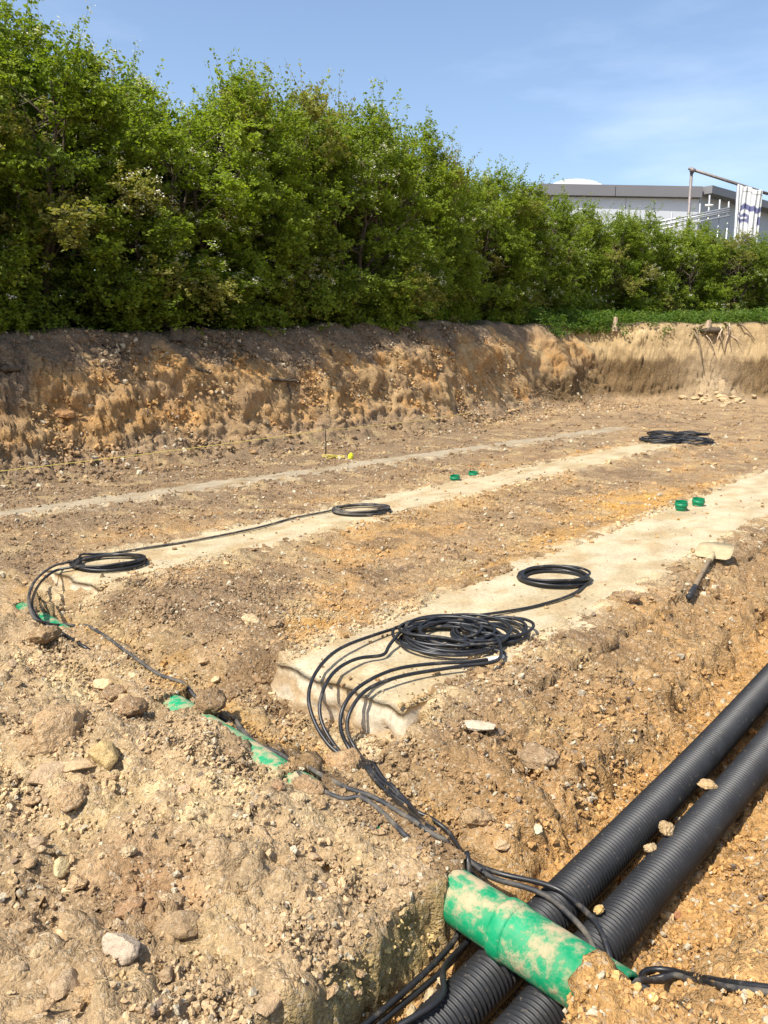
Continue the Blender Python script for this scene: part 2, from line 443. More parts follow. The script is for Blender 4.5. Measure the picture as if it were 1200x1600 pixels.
def terrain(u, v):
    near = np.clip(1.3 - np.abs(u - 2) / 14, 0.3, 1)
    w1 = fbm(u * 1.1, v * 1.1, 4, 11); w2 = fbm(u * 3.7 + 5, v * 3.7, 4, 15); w3 = fbm(u * 11, v * 11 + 3, 4, 21)
    z = 0.030 * fbm(u * 0.45, v * 0.45, 3, 31) + 0.012 * w1
    # masks
    footing_zone = (u > 2.35) & (u < 30)
    ud = duct_u(v) + 0.03 * w1
    left = sst(-1.0, -1.25, v)                      # ground left of the pipe trench
    # foreground spoil on the near side of the green duct
    fg = sst(ud + 0.10, ud - 0.12, u) * left
    z = z + fg * (0.000 + 0.035 * w1 + 0.028 * w2)
    z = z + fg * (0.10 * blob(u, v, 60, 1130, 0.25, 0.5) + 0.06 * blob(u, v, 200, 1200, 0.25, 0.35) + 0.035 * blob(u, v, 330, 1300, 0.3, 0.4) - 0.03 * blob(u, v, 420, 1500, 0.25, 0.3))
    # the dug cross trench beyond the duct, up to the ends of the footings
    cv = ud + 0.24 + 0.04 * w1
    val = np.exp(-(np.abs(u - cv) / 0.20) ** 2.6) * sst(-5.6, -4.6, v) * sst(-0.9, -1.1, v)
    z = z - val * (0.13 + 0.05 * w2 + 0.10 * sst(-1.9, -1.15, v))
    blk = sst(2.57, 2.51, u + 0.03 * w2) * sst(cv - 0.05, cv + 0.1, u) * sst(-2.98, -2.80, v) * sst(-1.78, -1.98, v)
    z = mix(z, np.minimum(z, -0.15 + 0.04 * w2), blk)
    rim = np.exp(-((u - 2.75) / 0.25) ** 2) * left * (1 - val) * sst(-4.7, -4.3, v)
    z = z + rim * 0.025 * (0.5 + w2)
    # shoulder from footing 1 to the pipe trench
    s1 = strip1_r(u)
    sh = sst(s1 - 0.05, -1.05, v) * sst(1.95, 2.3, u) * sst(0.5, -0.9, v)
    z = z - sh * (0.16 + 0.07 * w1) + sh * 0.065 * w2
    # pipe trench
    wob = 0.06 * fbm(u * 2.2, v * 0.6, 2, 41) + 0.012 * fbm(u * 6, v * 6, 2, 47)
    vl = -1.135 + wob - 0.03 * sst(1.75, 1.5, u) - 0.02 * sst(3, 5, u)
    vr = -0.615 + 0.06 * fbm(u * 2.0, v * 0.5 + 9, 3, 43) + 0.012 * fbm(u * 9, v * 9, 2, 48)
    inn = sst(vl - 0.09 * sst(1.7, 2.1, u) - 0.03, vl + 0.06, v)
    rgt = sst(vr - 0.03, vr + 0.30 + 0.10 * w1, v)
    tr = inn * (1 - rgt)
    zb = -0.285 + 0.02 * w2
    z = z * (1 - tr) + zb * tr
    # right-hand bank of spoil, loose
    rb = sst(-0.62, -0.15, v)
    z = z + rb * (-0.03 + 0.04 * w1 + 0.03 * w2)
    heap = sst(1.78, 1.62, u + 0.10 * (v + 0.68) * -1.0 + 0.05 * w2) * sst(-0.78, -0.68, v + 0.03 * w2 - 0.35 * np.clip(1.6 - u, 0, 0.3))
    z = np.maximum(z, mix(-0.4, 0.040 + 0.02 * w2 - 0.03 * w1, heap))
    # lumps: clods at three sizes
    loose = np.clip(0.5 + fg * 0.7 + val * 0.6 + sh * 0.8 + rb * 0.5, 0, 1.3) * (1 - 0.8 * np.exp(-((u - 1.98) / 0.3) ** 2 - ((v + 1.35) / 0.4) ** 2))
    for k, (sc, amp, pres, seed) in enumerate([(4.2, 0.030, 0.26, 51), (9, 0.027, 0.42, 55), (19, 0.017, 0.6, 59), (38, 0.009, 0.7, 63)]):
        f1, f2, cr, ox, oy = worley(u * sc + 0.25 * w2 + 0.12 * w3, v * sc + 0.25 * w3, seed)
        dome = np.clip((f2 - f1) * 3.0, 0, 1) ** 0.8 * (0.60 + 1.0 * (ox * np.cos(cr * 40) + oy * np.sin(cr * 40)))
        fade = near if k < 2 else np.clip(1.2 - np.hypot(u, v) / 12, 0, 1)
        reg = np.clip(0.6 + 0.9 * fbm(u * 0.8, v * 0.8 + k * 7, 3, 71 + k), 0, 1.3)
        z = z + amp * np.clip(dome, 0, 1.2) * (cr < pres * reg) * loose * fade * (1 - tr * 0.6)
    z = z + (0.018 * w3 * np.clip(loose, .4, 1.2) + 0.007 * fbm(u * 30, v * 30, 3, 81) - 0.010 * sst(0.10, 0.0, np.abs(fbm(u * 9, v * 9, 3, 83)))) * near
    # clefts in the slopes
    cl = np.abs(fbm(u * 5 + 2 * w1, v * 5, 3, 85)); z = z - 0.035 * sst(0.09, 0.0, cl) * (sh * 0.9 + fg * 0.35 + tr * (1 - inn) * 0.5) * sst(1.0, 1.3, u + 0.4)
    # ruts, mid floor
    mid = sst(2.9, 3.6, u) * sst(-8.2, -7.6, v) * sst(-2.5, -3.0, v)
    z = z - 0.02 * mid * sst(0.1, 0.35, w1)
    # the dug bank under the hedge and the end wall
    zt = z_top(u)
    wb = 0.22 * fbm(u * 0.6, v * 0.2, 2, 91)
    db = bank_foot(u) + wb - v
    tb = db / (1.42 + 0.12 * fbm(u * 0.5, v * 0 + 3, 2, 99))
    prof = 0.20 * sst(-0.25, 0.35, tb) + 0.50 * sst(0.12, 0.62, tb) + 0.30 * sst(0.45, 1.12, tb)
    zbank = zt * prof
    e = (u - EW_A[0]) * EW_N[0] + (v - EW_A[1]) * EW_N[1] + 0.22 * fbm(u * 0.6, v * 0.6, 2, 101)
    te = e / 1.0
    prof2 = 0.12 * sst(-0.5, 0.1, te) + 0.88 * sst(0.0, 0.75, te)
    zwall = (zt - 0.1) * prof2
    zz = np.maximum(zbank, zwall)
    face = np.clip(np.maximum(prof * (1 - prof), prof2 * (1 - prof2)) * 4, 0, 1)
    rough = 0.05 * fbm(u * 1.3, v * 1.3, 3, 103)
    f1, f2, cr, ox, oy = worley(u * 3.2 + w2, v * 3.2, 107)
    rough = rough + 0.03 * np.sqrt(np.clip(1 - (f1 / .6) ** 2, 0, 1)) * (cr < 0.5)
    f1, f2, cr, ox, oy = worley(u * 8 + w2, v * 8, 111)
    rough = rough + 0.02 * np.sqrt(np.clip(1 - (f1 / .6) ** 2, 0, 1)) * (cr < 0.5)
    z = z + zz + face * rough * (1 - 0.6 * sst(0, 1, prof2))
    # rubble heap at the foot of the end wall, low mounds before it
    z = z + 0.30 * blob(u, v, 1115, 630, 0.7, 0.8) * (1 + w2) + 0.12 * blob(u, v, 1000, 655, 1.0, 1.6) * (1 + w1) + 0.1 * blob(u, v, 880, 655, 0.8, 1.0) * (1 + w1)
    # flatten far away
    far = sst(30, 60, np.hypot(u, v))
    z = np.where(far > 0, mix(z, np.where(zz > 0.5, zt, 0.0) + 0.0 * z, far), z)
    # beds under the concrete footings: the soil sits below the slab there
    return z, dict(w1=w1, w2=w2, w3=w3, fg=fg, val=val, sh=sh, tr=tr, inn=inn, rb=rb, heap=heap, prof=prof, prof2=prof2, zz=zz, face=face, zt=zt, rgt=rgt, mid=mid)

Z, MK = terrain(U, V_)

# footing outlines: (left edge v, right edge v, start u, end u, top z)
def strip2_l(u): return -5.32 + 0.028 * (u - 3)
def strip2_r(u): return -4.63 + 0.012 * (u - 3)
def strip3_l(u): return -7.62 + 0.085 * (u - 4)
def strip3_r(u): return -7.28 + 0.085 * (u - 4)
STRIPS = [(strip1_l, strip1_r, 2.42, 16.0, 0.024), (strip2_l, strip2_r, 2.52, 14.3, 0.020), (strip3_l, strip3_r, -2.0, 15.5, 0.010)]
strip_mask = np.zeros_like(Z)
for l, r, a, b, zt_ in STRIPS:
    n = (0.045 * fbm(U * 1.5, V_ * 1.5, 3, 121) + 0.035 * fbm(U * 8, V_ * 8, 4, 123)) * (0.45 + 0.75 * (V_ > 0.5 * (l(U) + r(U))))
    wdt = 0.05 if zt_ > 0.015 else 0.10
    msk = sst(l(U) - wdt + n, l(U) + wdt + n, V_) * sst(r(U) + wdt + n, r(U) - wdt + n, V_) * sst(a - 0.12, a - 0.02, U + n) * sst(b + .3, b - .3, U)
    dep = zt_ - 0.035 - 0.14 * sst(a + 0.16, a + 0.08, U) * (zt_ > 0.022)
    near_edge = np.maximum(np.exp(-((V_ - l(U)) / 0.16) ** 2), np.exp(-((V_ - r(U)) / 0.16) ** 2)) * sst(a, a + .25, U) * sst(b + .3, b, U)
    lap = np.maximum(np.exp(-((V_ - l(U) + 0.06) / 0.17) ** 2), np.exp(-((V_ - r(U) - 0.06) / 0.17) ** 2)) * sst(a + 0.02, a + .3, U) * sst(b + .6, b, U)
    lap_z = zt_ + 0.004 + 0.022 * fbm(U * 4.5, V_ * 4.5, 4, 125) + 0.010 * MK['w3'] - 0.05 * sst(0.10, 0.35, np.maximum(l(U) - V_, V_ - r(U)))
    Z = np.where(lap > 0.2, np.maximum(Z, lap_z), Z)
    Z = Z + near_edge * (0.004 + 0.016 * np.clip(fbm(U * 6, V_ * 6, 4, 127) + .3, 0, 1)) * (1 if zt_ > .015 else .6)
    Z = np.where(msk > 0, mix(Z, np.minimum(Z, dep + 0.2 * (Z - dep)), msk), Z)
    strip_mask = np.maximum(strip_mask, msk)
# the duct's crown shows through in places: thin the cover there
dd = U - duct_u(V_)
EXPOSED = ((-4.66, 0.06), (-4.28, 0.19), (-2.78, 0.06), (-2.55, 0.055), (-2.24, 0.18), (-1.88, 0.03))
vq = V_ + 0.05 * fbm(U * 12, V_ * 12, 3, 181)
for pv, hw in EXPOSED:
    m_ = 1.25 * sst(hw + 0.03, hw - 0.03, np.abs(vq - pv)) * np.exp(-((dd - 0.040 + 0.025 * MK['w3']) / 0.042) ** 2)
    Z = mix(Z, np.minimum(Z, -0.055), np.clip(m_ * 1.2, 0, 1))
# elsewhere the duct stays covered
cov = np.exp(-(dd / 0.11) ** 2) * sst(-1.13, -1.18, V_) * sst(-5.4, -5.2, V_)
expo = np.zeros_like(Z)
for pv, hw in EXPOSED:
    expo = np.maximum(expo, sst(hw + 0.06, hw - 0.02, np.abs(vq - pv)))
Z = np.maximum(Z, np.where((cov > 0.35) & (expo < 0.15), 0.006 + 0.010 * MK['w3'], -9))

def ground_z(x, y):
    u, v = xy2uv(x, y)
    i = int(np.clip(np.searchsorted(GU, u) - 1, 0, len(GU) - 2)); j = int(np.clip(np.searchsorted(GV, v) - 1, 0, len(GV) - 2))
    a = (u - GU[i]) / (GU[i + 1] - GU[i]); b = (v - GV[j]) / (GV[j + 1] - GV[j])
    return (Z[i, j] * (1 - a) + Z[i + 1, j] * a) * (1 - b) + (Z[i, j + 1] * (1 - a) + Z[i + 1, j + 1] * a) * b
def ground_z_arr(x, y):
    u, v = x * SA + y * CA, x * CA - y * SA
    i = np.clip(np.searchsorted(GU, u) - 1, 0, len(GU) - 2); j = np.clip(np.searchsorted(GV, v) - 1, 0, len(GV) - 2)
    a = (u - GU[i]) / (GU[i + 1] - GU[i]); b = (v - GV[j]) / (GV[j + 1] - GV[j])
    return (Z[i, j] * (1 - a) + Z[i + 1, j] * a) * (1 - b) + (Z[i, j + 1] * (1 - a) + Z[i + 1, j + 1] * a) * b
def strip_z(x, y):
    u, v = xy2uv(x, y)
    for l, r, a, b, zt_ in STRIPS:
        if l(u) < v < r(u) and a < u < b: return zt_ + 0.006
    return -9
def surf(x, y): return max(ground_z(x, y), strip_z(x, y))
def hit(px, py, lift=0.0):
    """where the sight line through a photo pixel meets the ground (plus a height above it)"""
    d = ray(px, py)
    t, prev = 0.8, 0.8
    while t < 90:
        x, y, z = d[0] * t, d[1] * t, CZ + d[2] * t
        if z <= surf(x, y) + lift:
            lo, hi = prev, t
            for _ in range(18):
                m = (lo + hi) / 2
                if CZ + d[2] * m <= surf(d[0] * m, d[1] * m) + lift: hi = m
                else: lo = m
            return Vector((d[0] * hi, d[1] * hi, CZ + d[2] * hi))
        prev = t; t += 0.012 + t * 0.004
    return Vector((d[0] * t, d[1] * t, CZ + d[2] * t))

# ---- soil colours (topsoil, clay, sand, cement dust)
def C(*a): return np.array(a, dtype=float)
def lay(base, col, m): return base + (np.asarray(col) - base) * np.clip(m, 0, 1)[..., None]
u, v = U, V_
w1, w2, w3 = MK['w1'], MK['w2'], MK['w3']
big = fbm(u * 0.9 + 3, v * 0.9, 4, 131); med = fbm(u * 2.7, v * 2.7, 4, 135); fin = fbm(u * 9, v * 9, 3, 139)
col = np.empty(U.shape + (3,)); col[:] = C(0.335, 0.235, 0.135)
col = lay(col, (0.245, 0.175, 0.108), sst(0.0, 0.5, big + 0.4 * med))
col = lay(col, (0.43, 0.265, 0.11), sst(0.1, 0.6, -big + 0.5 * med) * 0.75)
# floor towards the bank: greyer, trampled
col = lay(col, (0.225, 0.165, 0.108), sst(-5.3, -6.4, v) * 0.75)
col = lay(col, (0.33, 0.235, 0.14), sst(11, 17, u) * 0.75)
# foreground spoil
fg = MK['fg']
col = lay(col, (0.435, 0.33, 0.205), fg * 0.9)
col = lay(col, (0.38, 0.28, 0.17), fg * sst(0.05, 0.45, med + 0.4 * fin) * 0.6)
dust = np.clip(blob(u, v, 250, 1280, 0.16, 0.45) + blob(u, v, 130, 1090, 0.13, 0.25) + 0.8 * blob(u, v, 60, 1050, 0.15, 0.3) + blob(u, v, 420, 1240, 0.12, 0.3) + 0.7 * blob(u, v, 30, 1250, 0.15, 0.3), 0, 1)
col = lay(col, (0.62, 0.50, 0.30), dust * sst(-0.2, 0.35, med + 0.6 * fin + 0.1))
col = lay(col, (0.38, 0.21, 0.10), blob(u, v, 230, 1380, 0.12, 0.22) * 0.6)
# cross trench
val = MK['val']
col = lay(col, (0.41, 0.30, 0.165), val * 0.7)
col = lay(col, (0.46, 0.29, 0.11), val * sst(0.1, 0.5, med) * 0.8)
col = lay(col, (0.185, 0.128, 0.078), sst(0.22, 0.55, fbm(u * 1.9 + 7, v * 1.9, 5, 191)) * (0.75 - 0.4 * fg) * (1 - dust))
col = lay(col, (0.46, 0.355, 0.20), sst(0.25, 0.6, fbm(u * 2.4 - 4, v * 2.4, 5, 195)) * 0.6)
# ochre sand patches
och = np.clip(blob(u, v, 1000, 785, 1.0, 0.38) * 1.3 + 0.8 * blob(u, v, 870, 845, 0.6, 0.22) + 0.7 * blob(u, v, 760, 900, 0.5, 0.16) + 0.8 * blob(u, v, 500, 975, 0.2, 0.2) + 0.4 * blob(u, v, 700, 790, 1.6, 0.4), 0, 1)
col = lay(col, (0.50, 0.30, 0.095), och * sst(-0.5, 0.3, med + 0.3))
# shoulder and trench
col = lay(col, (0.43, 0.27, 0.12), MK['sh'] * 0.8)
col = lay(col, (0.30, 0.215, 0.125), MK['sh'] * sst(0.1, 0.5, med + .3 * fin) * 0.6)
col = lay(col, (0.45, 0.27, 0.105), MK['tr'] * 0.75)
lip = MK['tr'] * (1 - MK['inn']) * 4 * sst(2.0, 1.6, u)
col = lay(col, (0.40, 0.32, 0.15), np.clip(4 * MK['inn'] * (1 - MK['inn']), 0, 1) * sst(1.8, 1.5, u))
col = lay(col, (0.50, 0.32, 0.14), MK['rb'] * 0.8 * sst(1.5, 1.8, u))
col = lay(col, (0.40, 0.285, 0.165), MK['rb'] * sst(1.75, 1.5, u))
# cement splashed beside the footings
for l, r, a, b, zt_ in STRIPS[:2]:
    ed = np.maximum(np.exp(-((v - l(u)) / 0.10) ** 2), np.exp(-((v - r(u)) / 0.13) ** 2)) * sst(a - 0.3, a, u) * sst(b + 0.3, b, u)
    ed = np.maximum(ed, np.exp(-((u - a + 0.08) / 0.12) ** 2) * sst(l(u) - .05, l(u), v) * sst(r(u) + .05, r(u), v))
    col = lay(col, (0.56, 0.46, 0.30), ed * sst(-0.1, 0.4, med + 0.7 * fin + 0.15) * 0.9)
ed3 = np.exp(-((v - strip3_r(u) - 0.1) / 0.14) ** 2) * sst(15.5, 14, u)
col = lay(col, (0.50, 0.43, 0.31), ed3 * sst(0.15, 0.4, med + 0.7 * fin) * 0.9)
# bank strata
prof, prof2, zt = MK['prof'], MK['prof2'], MK['zt']
on = sst(0.02, 0.12, np.maximum(prof, prof2))
rel = Z / zt
stria = fbm(u * 1.0, v * 0.0 + rel * 3.5, 4, 141)
bankc = np.empty_like(col); bankc[:] = C(0.43, 0.275, 0.13)
bankc = lay(bankc, (0.45, 0.265, 0.105), sst(0.0, 0.45, stria))
bankc = lay(bankc, (0.34, 0.235, 0.135), sst(0.05, 0.45, -stria + 0.4 * med) * 0.7)
bankc = lay(bankc, (0.43, 0.31, 0.165), sst(0.1, 0.5, fbm(u * 1.7, v * 1.7 + 4, 4, 145)) * (0.4 + 0.5 * sst(9, 15, u)))
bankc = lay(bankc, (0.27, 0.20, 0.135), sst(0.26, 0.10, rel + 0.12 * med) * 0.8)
tops = 0.70 + 0.20 * sst(10, 22, u) + 0.22 * fbm(u * 0.8, v * 0.3, 3, 147) + 0.10 * med
bankc = lay(bankc, (0.20, 0.148, 0.102), sst(tops - 0.08, tops + 0.10, rel))
endw = sst(0.1, 0.4, prof2) * sst(22.5, 23.5, u)
pale = np.empty_like(col); pale[:] = C(0.42, 0.315, 0.175)
pale = lay(pale, (0.51, 0.395, 0.23), sst(0, 0.5, fbm(u * 0.4, v * 0.4 + rel * 14, 3, 149)))
pale = lay(pale, (0.125, 0.080, 0.036), sst(0.56, 0.50, rel + 0.06 * med - 0.03 * fin))  # end wall turns dark brown towards the bottom
bankc = bankc + (pale - bankc) * endw[..., None]
# darker lower skirt running round the corner
low_band = sst(17.5, 20.5, u + 0.6 * med) * sst(0.42, 0.36, rel + 0.10 * med) * on
bankc = lay(bankc, (0.14, 0.092, 0.042), low_band * 0.95)
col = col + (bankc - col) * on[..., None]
col = lay(col, (0.075, 0.065, 0.035), sst(0.97, 1.0, np.maximum(prof, prof2)))
col = lay(col, (0.42, 0.335, 0.225), blob(u, v, 1115, 630, 0.8, 0.9) * 0.9)
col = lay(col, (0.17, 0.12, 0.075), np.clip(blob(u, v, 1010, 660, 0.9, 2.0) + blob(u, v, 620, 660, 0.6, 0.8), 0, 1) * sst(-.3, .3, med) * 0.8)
col = np.clip(col * (1 + 0.10 * fin)[..., None] * C(1.03, 0.955, 0.845), 0.01, 0.9)

X_, Y_ = uv2xy(U, V_)
# push the steep faces about along their normals so the clay breaks in lumps, not in contour lines
gz_u = np.gradient(Z, GU, axis=0); gz_v = np.gradient(Z, GV, axis=1)
nl = np.sqrt(gz_u ** 2 + gz_v ** 2 + 1)
steep = sst(0.7, 1.6, nl) * sst(400, 60, np.hypot(U, V_))
al = np.where(U > 22.6, (U * 0.545 + V_ * 0.84), U)           # distance along the face
wz = 0.35 * fbm(al * 1.7, Z * 1.7, 3, 161)
_f1, _f2, _cr, _ox, _oy = worley(al * 2.1 + wz, Z * 2.6 + wz, 163)
_g1, _g2, _gr, _px, _py = worley(al * 5.5 + wz, Z * 6.0 + wz, 167)
_k1, _k2, _kr, _qx, _qy = worley(al * 12 + wz, Z * 13, 171)
lump = 0.12 * np.clip(_f2 - _f1, 0, .5) * (_cr < .55) + 0.12 * np.clip(_g2 - _g1, 0, .45) * (_gr < .5) + 0.085 * np.clip(_k2 - _k1, 0, .45) * (_kr < .7) + 0.05 * fbm(al * 6, Z * 7, 4, 177, 0.6)
h3 = (0.11 * fbm(al * 1.1, Z * 1.6, 7, 151, 0.62) + 0.55 * lump - 0.02 + 0.05 * np.minimum(0, np.abs(fbm(al * 2.6, Z * 1.2, 3, 173)) - 0.12) * 4) * sst(0.05, 0.3, MK['face']) * (1 - 0.75 * sst(.15, .4, MK['prof2']) * (V_ > -9.6))
h3 = h3 + (0.030 * fbm(U * 7 + Z * 4, Z * 9 + V_ * 3, 3, 157) + 0.018 * fbm(U * 16 + Z * 9, Z * 18 + V_ * 8, 3, 155)) * (MK['face'] < 0.05) * (np.hypot(U, V_) < 9)
du, dv, dz = -gz_u / nl * h3 * steep, -gz_v / nl * h3 * steep, h3 / nl * steep
X_, Y_ = uv2xy(U + du, V_ + dv)
grain = RNG.normal(size=U.shape) * 0.0028 * np.clip(1.4 - np.hypot(U, V_) / 7, 0, 1) * (1 - strip_mask)
dz = dz + grain
bg = RNG.normal(size=U.shape) * 0.011 * sst(0.1, 0.4, MK['face']) * steep
X_, Y_ = uv2xy(U + du - gz_u / nl * bg, V_ + dv - gz_v / nl * bg); dz = dz + bg / nl
nu, nv = U.shape
idx = np.arange(nu * nv).reshape(nu, nv)
quads = np.stack([idx[:-1, :-1].ravel(), idx[:-1, 1:].ravel(), idx[1:, 1:].ravel(), idx[1:, :-1].ravel()], 1)
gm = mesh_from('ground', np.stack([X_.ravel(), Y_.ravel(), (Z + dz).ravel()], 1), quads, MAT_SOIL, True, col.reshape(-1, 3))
_n = np.empty(len(gm.polygons) * 3, dtype=np.float32); gm.polygons.foreach_get('normal', _n)
if _n.reshape(-1, 3)[:, 2].mean() < 0: gm.flip_normals()
ground = tag(link('ground', gm), 'dry tan soil of a dug site with a clay bank and pipe trench', None, None, 'structure')

# ---- concrete footings, each its own slab
def footing(l, r, a, b, zt_, label, seed, tint, grime):
    a = a + 0.03
    us = graded([(a, 0.03), (a + 3, 0.05), (b, 0.14)]); nvv = 30
    s = np.linspace(0, 1, nvv)
    uu, ss = np.meshgrid(us, s, indexing='ij')
    n1 = 0.035 * fbm(uu * 3, uu * 0 + 1, 4, seed); n2 = 0.045 * fbm(uu * 3, uu * 0 + 7, 4, seed + 3)
    lv, rv = l(uu) + n1 - 0.16 * sst(a + 0.1, a + 0.8, uu), r(uu) + n2 + 0.16 * sst(a + 0.1, a + 0.8, uu)
    vv = mix(lv, rv, ss)
    end = np.clip((uu - a) / 0.03, 0, 1)
    ub = uu + 0.05 * fbm(vv * 5, vv * 0, 3, seed + 5) * sst(a + 0.4, a, uu)
    z = zt_ + 0.004 * fbm(uu * 1.3, vv * 1.3, 4, seed + 9) + 0.0014 * fbm(uu * 22, vv * 22, 3, seed + 11)
    edge = np.minimum(ss, 1 - ss)
    z = z - 0.012 * sst(0.06, 0.0, edge) * (1 + fbm(uu * 9, vv * 9, 2, seed + 12)) - 0.02 * sst(a + 0.06, a, uu)
    c = np.empty(uu.shape + (3,)); c[:] = tint
    c = lay(c, np.array(tint) * 0.80 + np.array((0.02, 0.0, -0.02)), sst(-0.1, 0.4, fbm(uu * 1.3, vv * 3.2, 5, seed + 15)) * grime)
    c = lay(c, np.array(tint) * np.array((0.80, 0.68, 0.52)), sst(0.2, 0.5, fbm(uu * 2.6, vv * 4.5, 5, seed + 16)) * 0.6)
    c = lay(c, np.array(tint) * 1.10, sst(0.1, 0.5, fbm(uu * 1.8, vv * 3.0, 4, seed + 17)) * 0.7)
    c = lay(c, (0.45, 0.30, 0.14), sst(0.12, 0.0, edge + 0.05 * fbm(uu * 6, vv * 6, 3, seed + 19)) * 0.45)
    rows, cols = [(uu, vv, z)], []
    # skirt: sides and end face, rough where cast against soil
    top = np.stack([ub, vv, z], -1)
    k = 9
    ring_idx = [(i, 0) for i in range(len(us) - 1, -1, -1)] + [(0, j) for j in range(1, nvv)] + [(i, nvv - 1) for i in range(1, len(us))]
    P = top.reshape(-1, 3); Cc = c.reshape(-1, 3)
    id_ = np.arange(len(us) * nvv).reshape(len(us), nvv)
    F = np.stack([id_[:-1, :-1].ravel(), id_[:-1, 1:].ravel(), id_[1:, 1:].ravel(), id_[1:, :-1].ravel()], 1)
    prev = np.array([id_[i, j] for i, j in ring_idx])
    rim = np.array([top[i, j] for i, j in ring_idx]); rc = np.array([c[i, j] for i, j in ring_idx])
    nb = len(P)
    PL, CL, FL = [P], [Cc], [F]
    tang = np.gradient(rim, axis=0); tang[:, 2] = 0
    nrm = np.stack([tang[:, 1], -tang[:, 0]], 1); nrm /= np.linalg.norm(nrm, axis=1)[:, None] + 1e-9
    ctr = rim[:, :2].mean(0)
    if (nrm * (rim[:, :2] - ctr)).sum() < 0: nrm = -nrm
    for q in range(1, k + 1):
        t = q / k
        ar = np.arange(len(rim)) * 0.22
        off = 0.012 * sst(0, .3, t) + 0.030 * fbm(ar * 0.8, ar * 0 + t * 2.6, 4, seed + 23, 0.6) * sst(0, .4, t) + 0.035 * t
        pts = rim.copy(); pts[:, :2] += nrm * off[:, None]; pts[:, 2] = rim[:, 2] - 0.24 * t
        now = nb + np.arange(len(rim)); nb += len(rim)
        PL.append(pts)
        cc = lay(np.repeat(np.array([(0.50, 0.42, 0.30)]), len(rim), 0), (0.40, 0.285, 0.16), sst(-0.25, 0.25, fbm(ar * 0.5, ar * 0 + t * 2.4, 4, seed + 29, 0.65) + 0.25 * t))
        CL.append(cc)
        FL.append(np.stack([prev[:-1], prev[1:], now[1:], now[:-1]], 1)); prev = now
    P = np.concatenate(PL); x, y = uv2xy(P[:, 0], P[:, 1])
    me = mesh_from('footing_strip', np.stack([x, y, P[:, 2]], 1), np.concatenate(FL), MAT_FOOTING, True, np.concatenate(CL))
    return tag(link('footing_strip', me), label, None, None, 'structure')
MAT_FOOTING = earth_mat('cement_dusted_concrete', 'attr', 0.25, 0.22, 1.0, 1.0)
footing(*STRIPS[0], 'wide cream concrete footing strip nearest the pipe trench', 201, (0.45, 0.37, 0.24), 1.0)
footing(*STRIPS[1], 'cream concrete footing strip in the middle of the site', 241, (0.435, 0.355, 0.225), 1.0)
footing(*STRIPS[2], 'narrow grey concrete strip along the foot of the bank', 281, (0.32, 0.265, 0.185), 1.0)

# ================================================================== PIPES
def pipe_frame(a, b):
    d = (b - a).normalized(); s = d.cross(Vector((0, 0, 1))).normalized()
    return d, s, s.cross(d)
def corrugated(pts, r, label, seed):
    root_pts = spline(pts, 0.05)
    seg = np.concatenate([[0], np.cumsum(np.linalg.norm(np.diff(root_pts, axis=0), axis=1))])
    pitch = 0.0175
    n = int(seg[-1] / pitch)
    s = (np.arange(n)[:, None] * pitch + np.array([0.0, 0.0022, 0.0044, 0.0066, 0.0088, 0.0108]) * (pitch / 0.0125)).ravel()
    rr = np.tile(np.array([0.97, 1.0, 0.97, 0.905, 0.875, 0.905]) * r, n)
    C_ = np.stack([np.interp(s, seg, root_pts[:, j]) for j in range(3)], 1)
    V, Fc = tube_arrays(C_, rr, 24, False)
    base = Vector(C_[0])
    me = mesh_from('corrugated_pipe', V - C_[0], np.array(Fc), MAT_BLACK_PIPE, True)
    o = link('corrugated_pipe', me, None, base)
    return tag(o, label, 'pipe', 'black corrugated pipes in the trench')
def uvz(u_, v_, z_):
    x, y = uv2xy(u_, v_); return Vector((x, y, z_))
PR = 0.071
corrugated([uvz(0.3, -1.04, -0.215), uvz(1.5, -0.985, -0.205), uvz(2.2, -0.955, -0.20), uvz(3.2, -0.915, -0.195), uvz(4.2, -0.89, -0.185), uvz(6, -0.86, -0.17), uvz(7.5, -0.84, -0.165)], PR, 'black corrugated pipe on the footing side of the trench', 1)
corrugated([uvz(0.3, -0.86, -0.215), uvz(1.5, -0.81, -0.205), uvz(2.2, -0.775, -0.20), uvz(3.2, -0.725, -0.195), uvz(4.2, -0.69, -0.185), uvz(6, -0.66, -0.17), uvz(7.5, -0.64, -0.165)], PR, 'black corrugated pipe on the outer side of the trench', 2)

GA, GB = uvz(duct_u(-0.60), -0.60, -0.080), uvz(duct_u(-5.0), -5.0, -0.092)
duct = empty('green_duct', GA)
tag(duct, 'muddy green plastic duct crossing over the black pipes and buried leftwards', 'pipe')
def ring_tube(a, b, prof, n=40):
    """prof: (distance along a->b, radius) list"""
    d, s, t = pipe_frame(a, b)
    V, Fc = [], []
    for (q, r) in prof:
        c = a + d * q
        for j in range(n):
            an = j * 2 * math.pi / n
            V.append(c + (s * math.cos(an) + t * math.sin(an)) * r)
    for i in range(len(prof) - 1):
        for j in range(n):
            k = (j + 1) % n
            Fc.append((i * n + j, (i + 1) * n + j, (i + 1) * n + k, i * n + k))
    return V, Fc
GR = 0.079
glen = (GB - GA).length
for nm, pr in (('barrel', [(0, GR * 0.9), (0, GR * 1.06), (0.31, GR * 1.06), (0.335, GR * 1.06)]), ('socket_ring', [(0.334, GR * 1.06), (0.336, GR * 1.10), (0.345, GR * 1.12), (0.372, GR * 1.12), (0.382, GR * 1.09), (0.386, GR)]), ('barrel', [(0.384, GR), (0.6, GR), (1.4, GR), (2.4, GR), (3.4, GR), (glen, GR), (glen, GR * 0.9)])):
    mb = MB(); V, Fc = ring_tube(GA, GB, pr)
    mb.add([q - GA for q in V], Fc)
    mb.build(nm, MAT_GREEN, duct, True)

